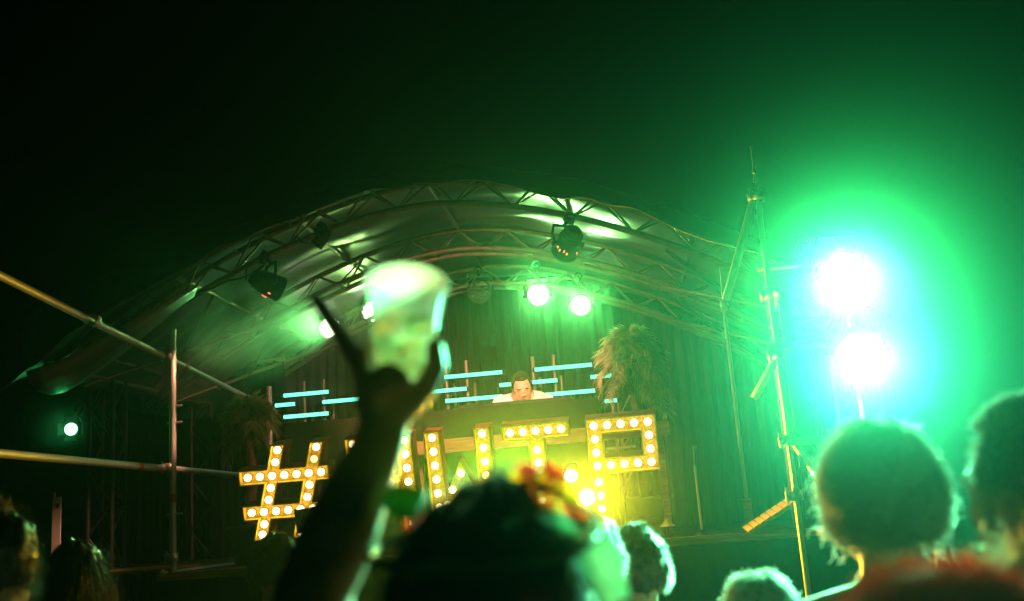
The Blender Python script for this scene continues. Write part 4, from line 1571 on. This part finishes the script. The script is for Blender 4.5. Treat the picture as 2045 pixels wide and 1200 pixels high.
split_cloth(dj, 'shirt', dj_tee, .009, 'tee_white', .0035)
split_cloth(dj, 'trousers', lambda p: .1 < p[2] < .88 and p[1] < -.2, .009, 'jeans')
split_cloth(dj, 'shoes', lambda p: p[2] < .085, .008, 'shoe', 0)
hair(dj, tuple(hd), s_ * 1.0, rot, 'crop', 'hair_dark', 3500, 31, length=.018, vol=1.0, thick=.0006)

# ------------------------------------------------------------------ haze
hz = MB().box((0, 30, 1.7), (124, 124, 5.8))
hz.v = [(x, y, -1.0 if z < 0 else z) for (x, y, z) in hz.v]
hm = bpy.data.materials.new('stage_haze')
hm.use_nodes = True
t = hm.node_tree
t.nodes.remove(t.nodes['Principled BSDF'])
pv = t.nodes.new('ShaderNodeVolumePrincipled')
pv.inputs['Color'].default_value = (0.28, 1.0, 0.66, 1)  # green of the lamp glow is put into the haze colour
pv.inputs['Density'].default_value = 0.0024
pv.inputs['Anisotropy'].default_value = 0.94
pv.inputs['Density Attribute'].default_value = ''
t.links.new(pv.outputs[0], t.nodes['Material Output'].inputs['Volume'])
hm.cycles.homogeneous_volume = True if hasattr(hm.cycles, 'homogeneous_volume') else None
hz_o = obj('haze', hz, hm, smooth=False)
tag(hz_o, kind='stuff')

# drifting smoke in the beam of the leftmost truss lamp
sm_ = MB().ell((0, 0, 0), (1.55, 1.3, .62), nu=24, nv=14)
sm_o = bpy.data.materials.new('drifting_smoke')
sm_o.use_nodes = True
t = sm_o.node_tree
t.nodes.remove(t.nodes['Principled BSDF'])
pv = t.nodes.new('ShaderNodeVolumePrincipled')
pv.inputs['Color'].default_value = (0.85, 0.95, 0.85, 1)
pv.inputs['Anisotropy'].default_value = 0.35
pv.inputs['Density Attribute'].default_value = ''
tc = t.nodes.new('ShaderNodeTexCoord')
ns = t.nodes.new('ShaderNodeTexNoise')
ns.inputs['Scale'].default_value = 1.7
ns.inputs['Detail'].default_value = 3
ns.inputs['Distortion'].default_value = 0.6
t.links.new(tc.outputs['Object'], ns.inputs['Vector'])
mr = t.nodes.new('ShaderNodeMapRange')
mr.inputs['From Min'].default_value = 0.42
mr.inputs['From Max'].default_value = 0.75
mr.inputs['To Min'].default_value = 0.0
mr.inputs['To Max'].default_value = 0.22
t.links.new(ns.outputs['Fac'], mr.inputs['Value'])
t.links.new(mr.outputs[0], pv.inputs['Density'])
t.links.new(pv.outputs[0], t.nodes['Material Output'].inputs['Volume'])
so = obj('smoke', sm_, sm_o)
so.location = (-3.35, 8.0, 3.25)
so.rotation_euler = (0, 0, radians(50))
tag(so, kind='stuff')
S.cycles.volume_step_rate = 16.0


# smoke balls added round the lit lamps to stand in for their glow


def glow_puff(loc, rad, dens, g_, tint=(0.95, 0.95, 0.9)):
    """a ball of smoke that thins out towards its rim"""
    m = bpy.data.materials.new('lamp_glow_smoke')
    m.use_nodes = True
    t = m.node_tree
    t.nodes.remove(t.nodes['Principled BSDF'])
    p = t.nodes.new('ShaderNodeVolumePrincipled')
    p.inputs['Color'].default_value = tint + (1,)
    p.inputs['Anisotropy'].default_value = g_
    p.inputs['Density Attribute'].default_value = ''
    tc_ = t.nodes.new('ShaderNodeTexCoord')
    gr_ = t.nodes.new('ShaderNodeTexGradient')
    gr_.gradient_type = 'QUADRATIC_SPHERE'
    t.links.new(tc_.outputs['Object'], gr_.inputs['Vector'])
    ml = t.nodes.new('ShaderNodeMath')
    ml.operation = 'MULTIPLY'
    ml.inputs[1].default_value = dens
    t.links.new(gr_.outputs['Fac'], ml.inputs[0])
    t.links.new(ml.outputs[0], p.inputs['Density'])
    t.links.new(p.outputs[0], t.nodes['Material Output'].inputs['Volume'])
    o = obj('smoke', MB().ell((0, 0, 0), 1.0, nu=24, nv=14), m)
    o.location = loc
    o.scale = rad
    tag(o, kind='stuff')


glow_puff((1.34, 5.60, 2.72), (1.4, .9, 1.4), 0.017, .82)
glow_puff((-.45, 6.45, 1.78), (1.0, .34, .60), 0.22, .30)
glow_puff((-.58, 9.20, 3.60), (1.2, .48, .7), 0.05, .80)
glow_puff((sl.x, sl.y - .30, sl.z), (.40, .26, .36), 0.5, .60)
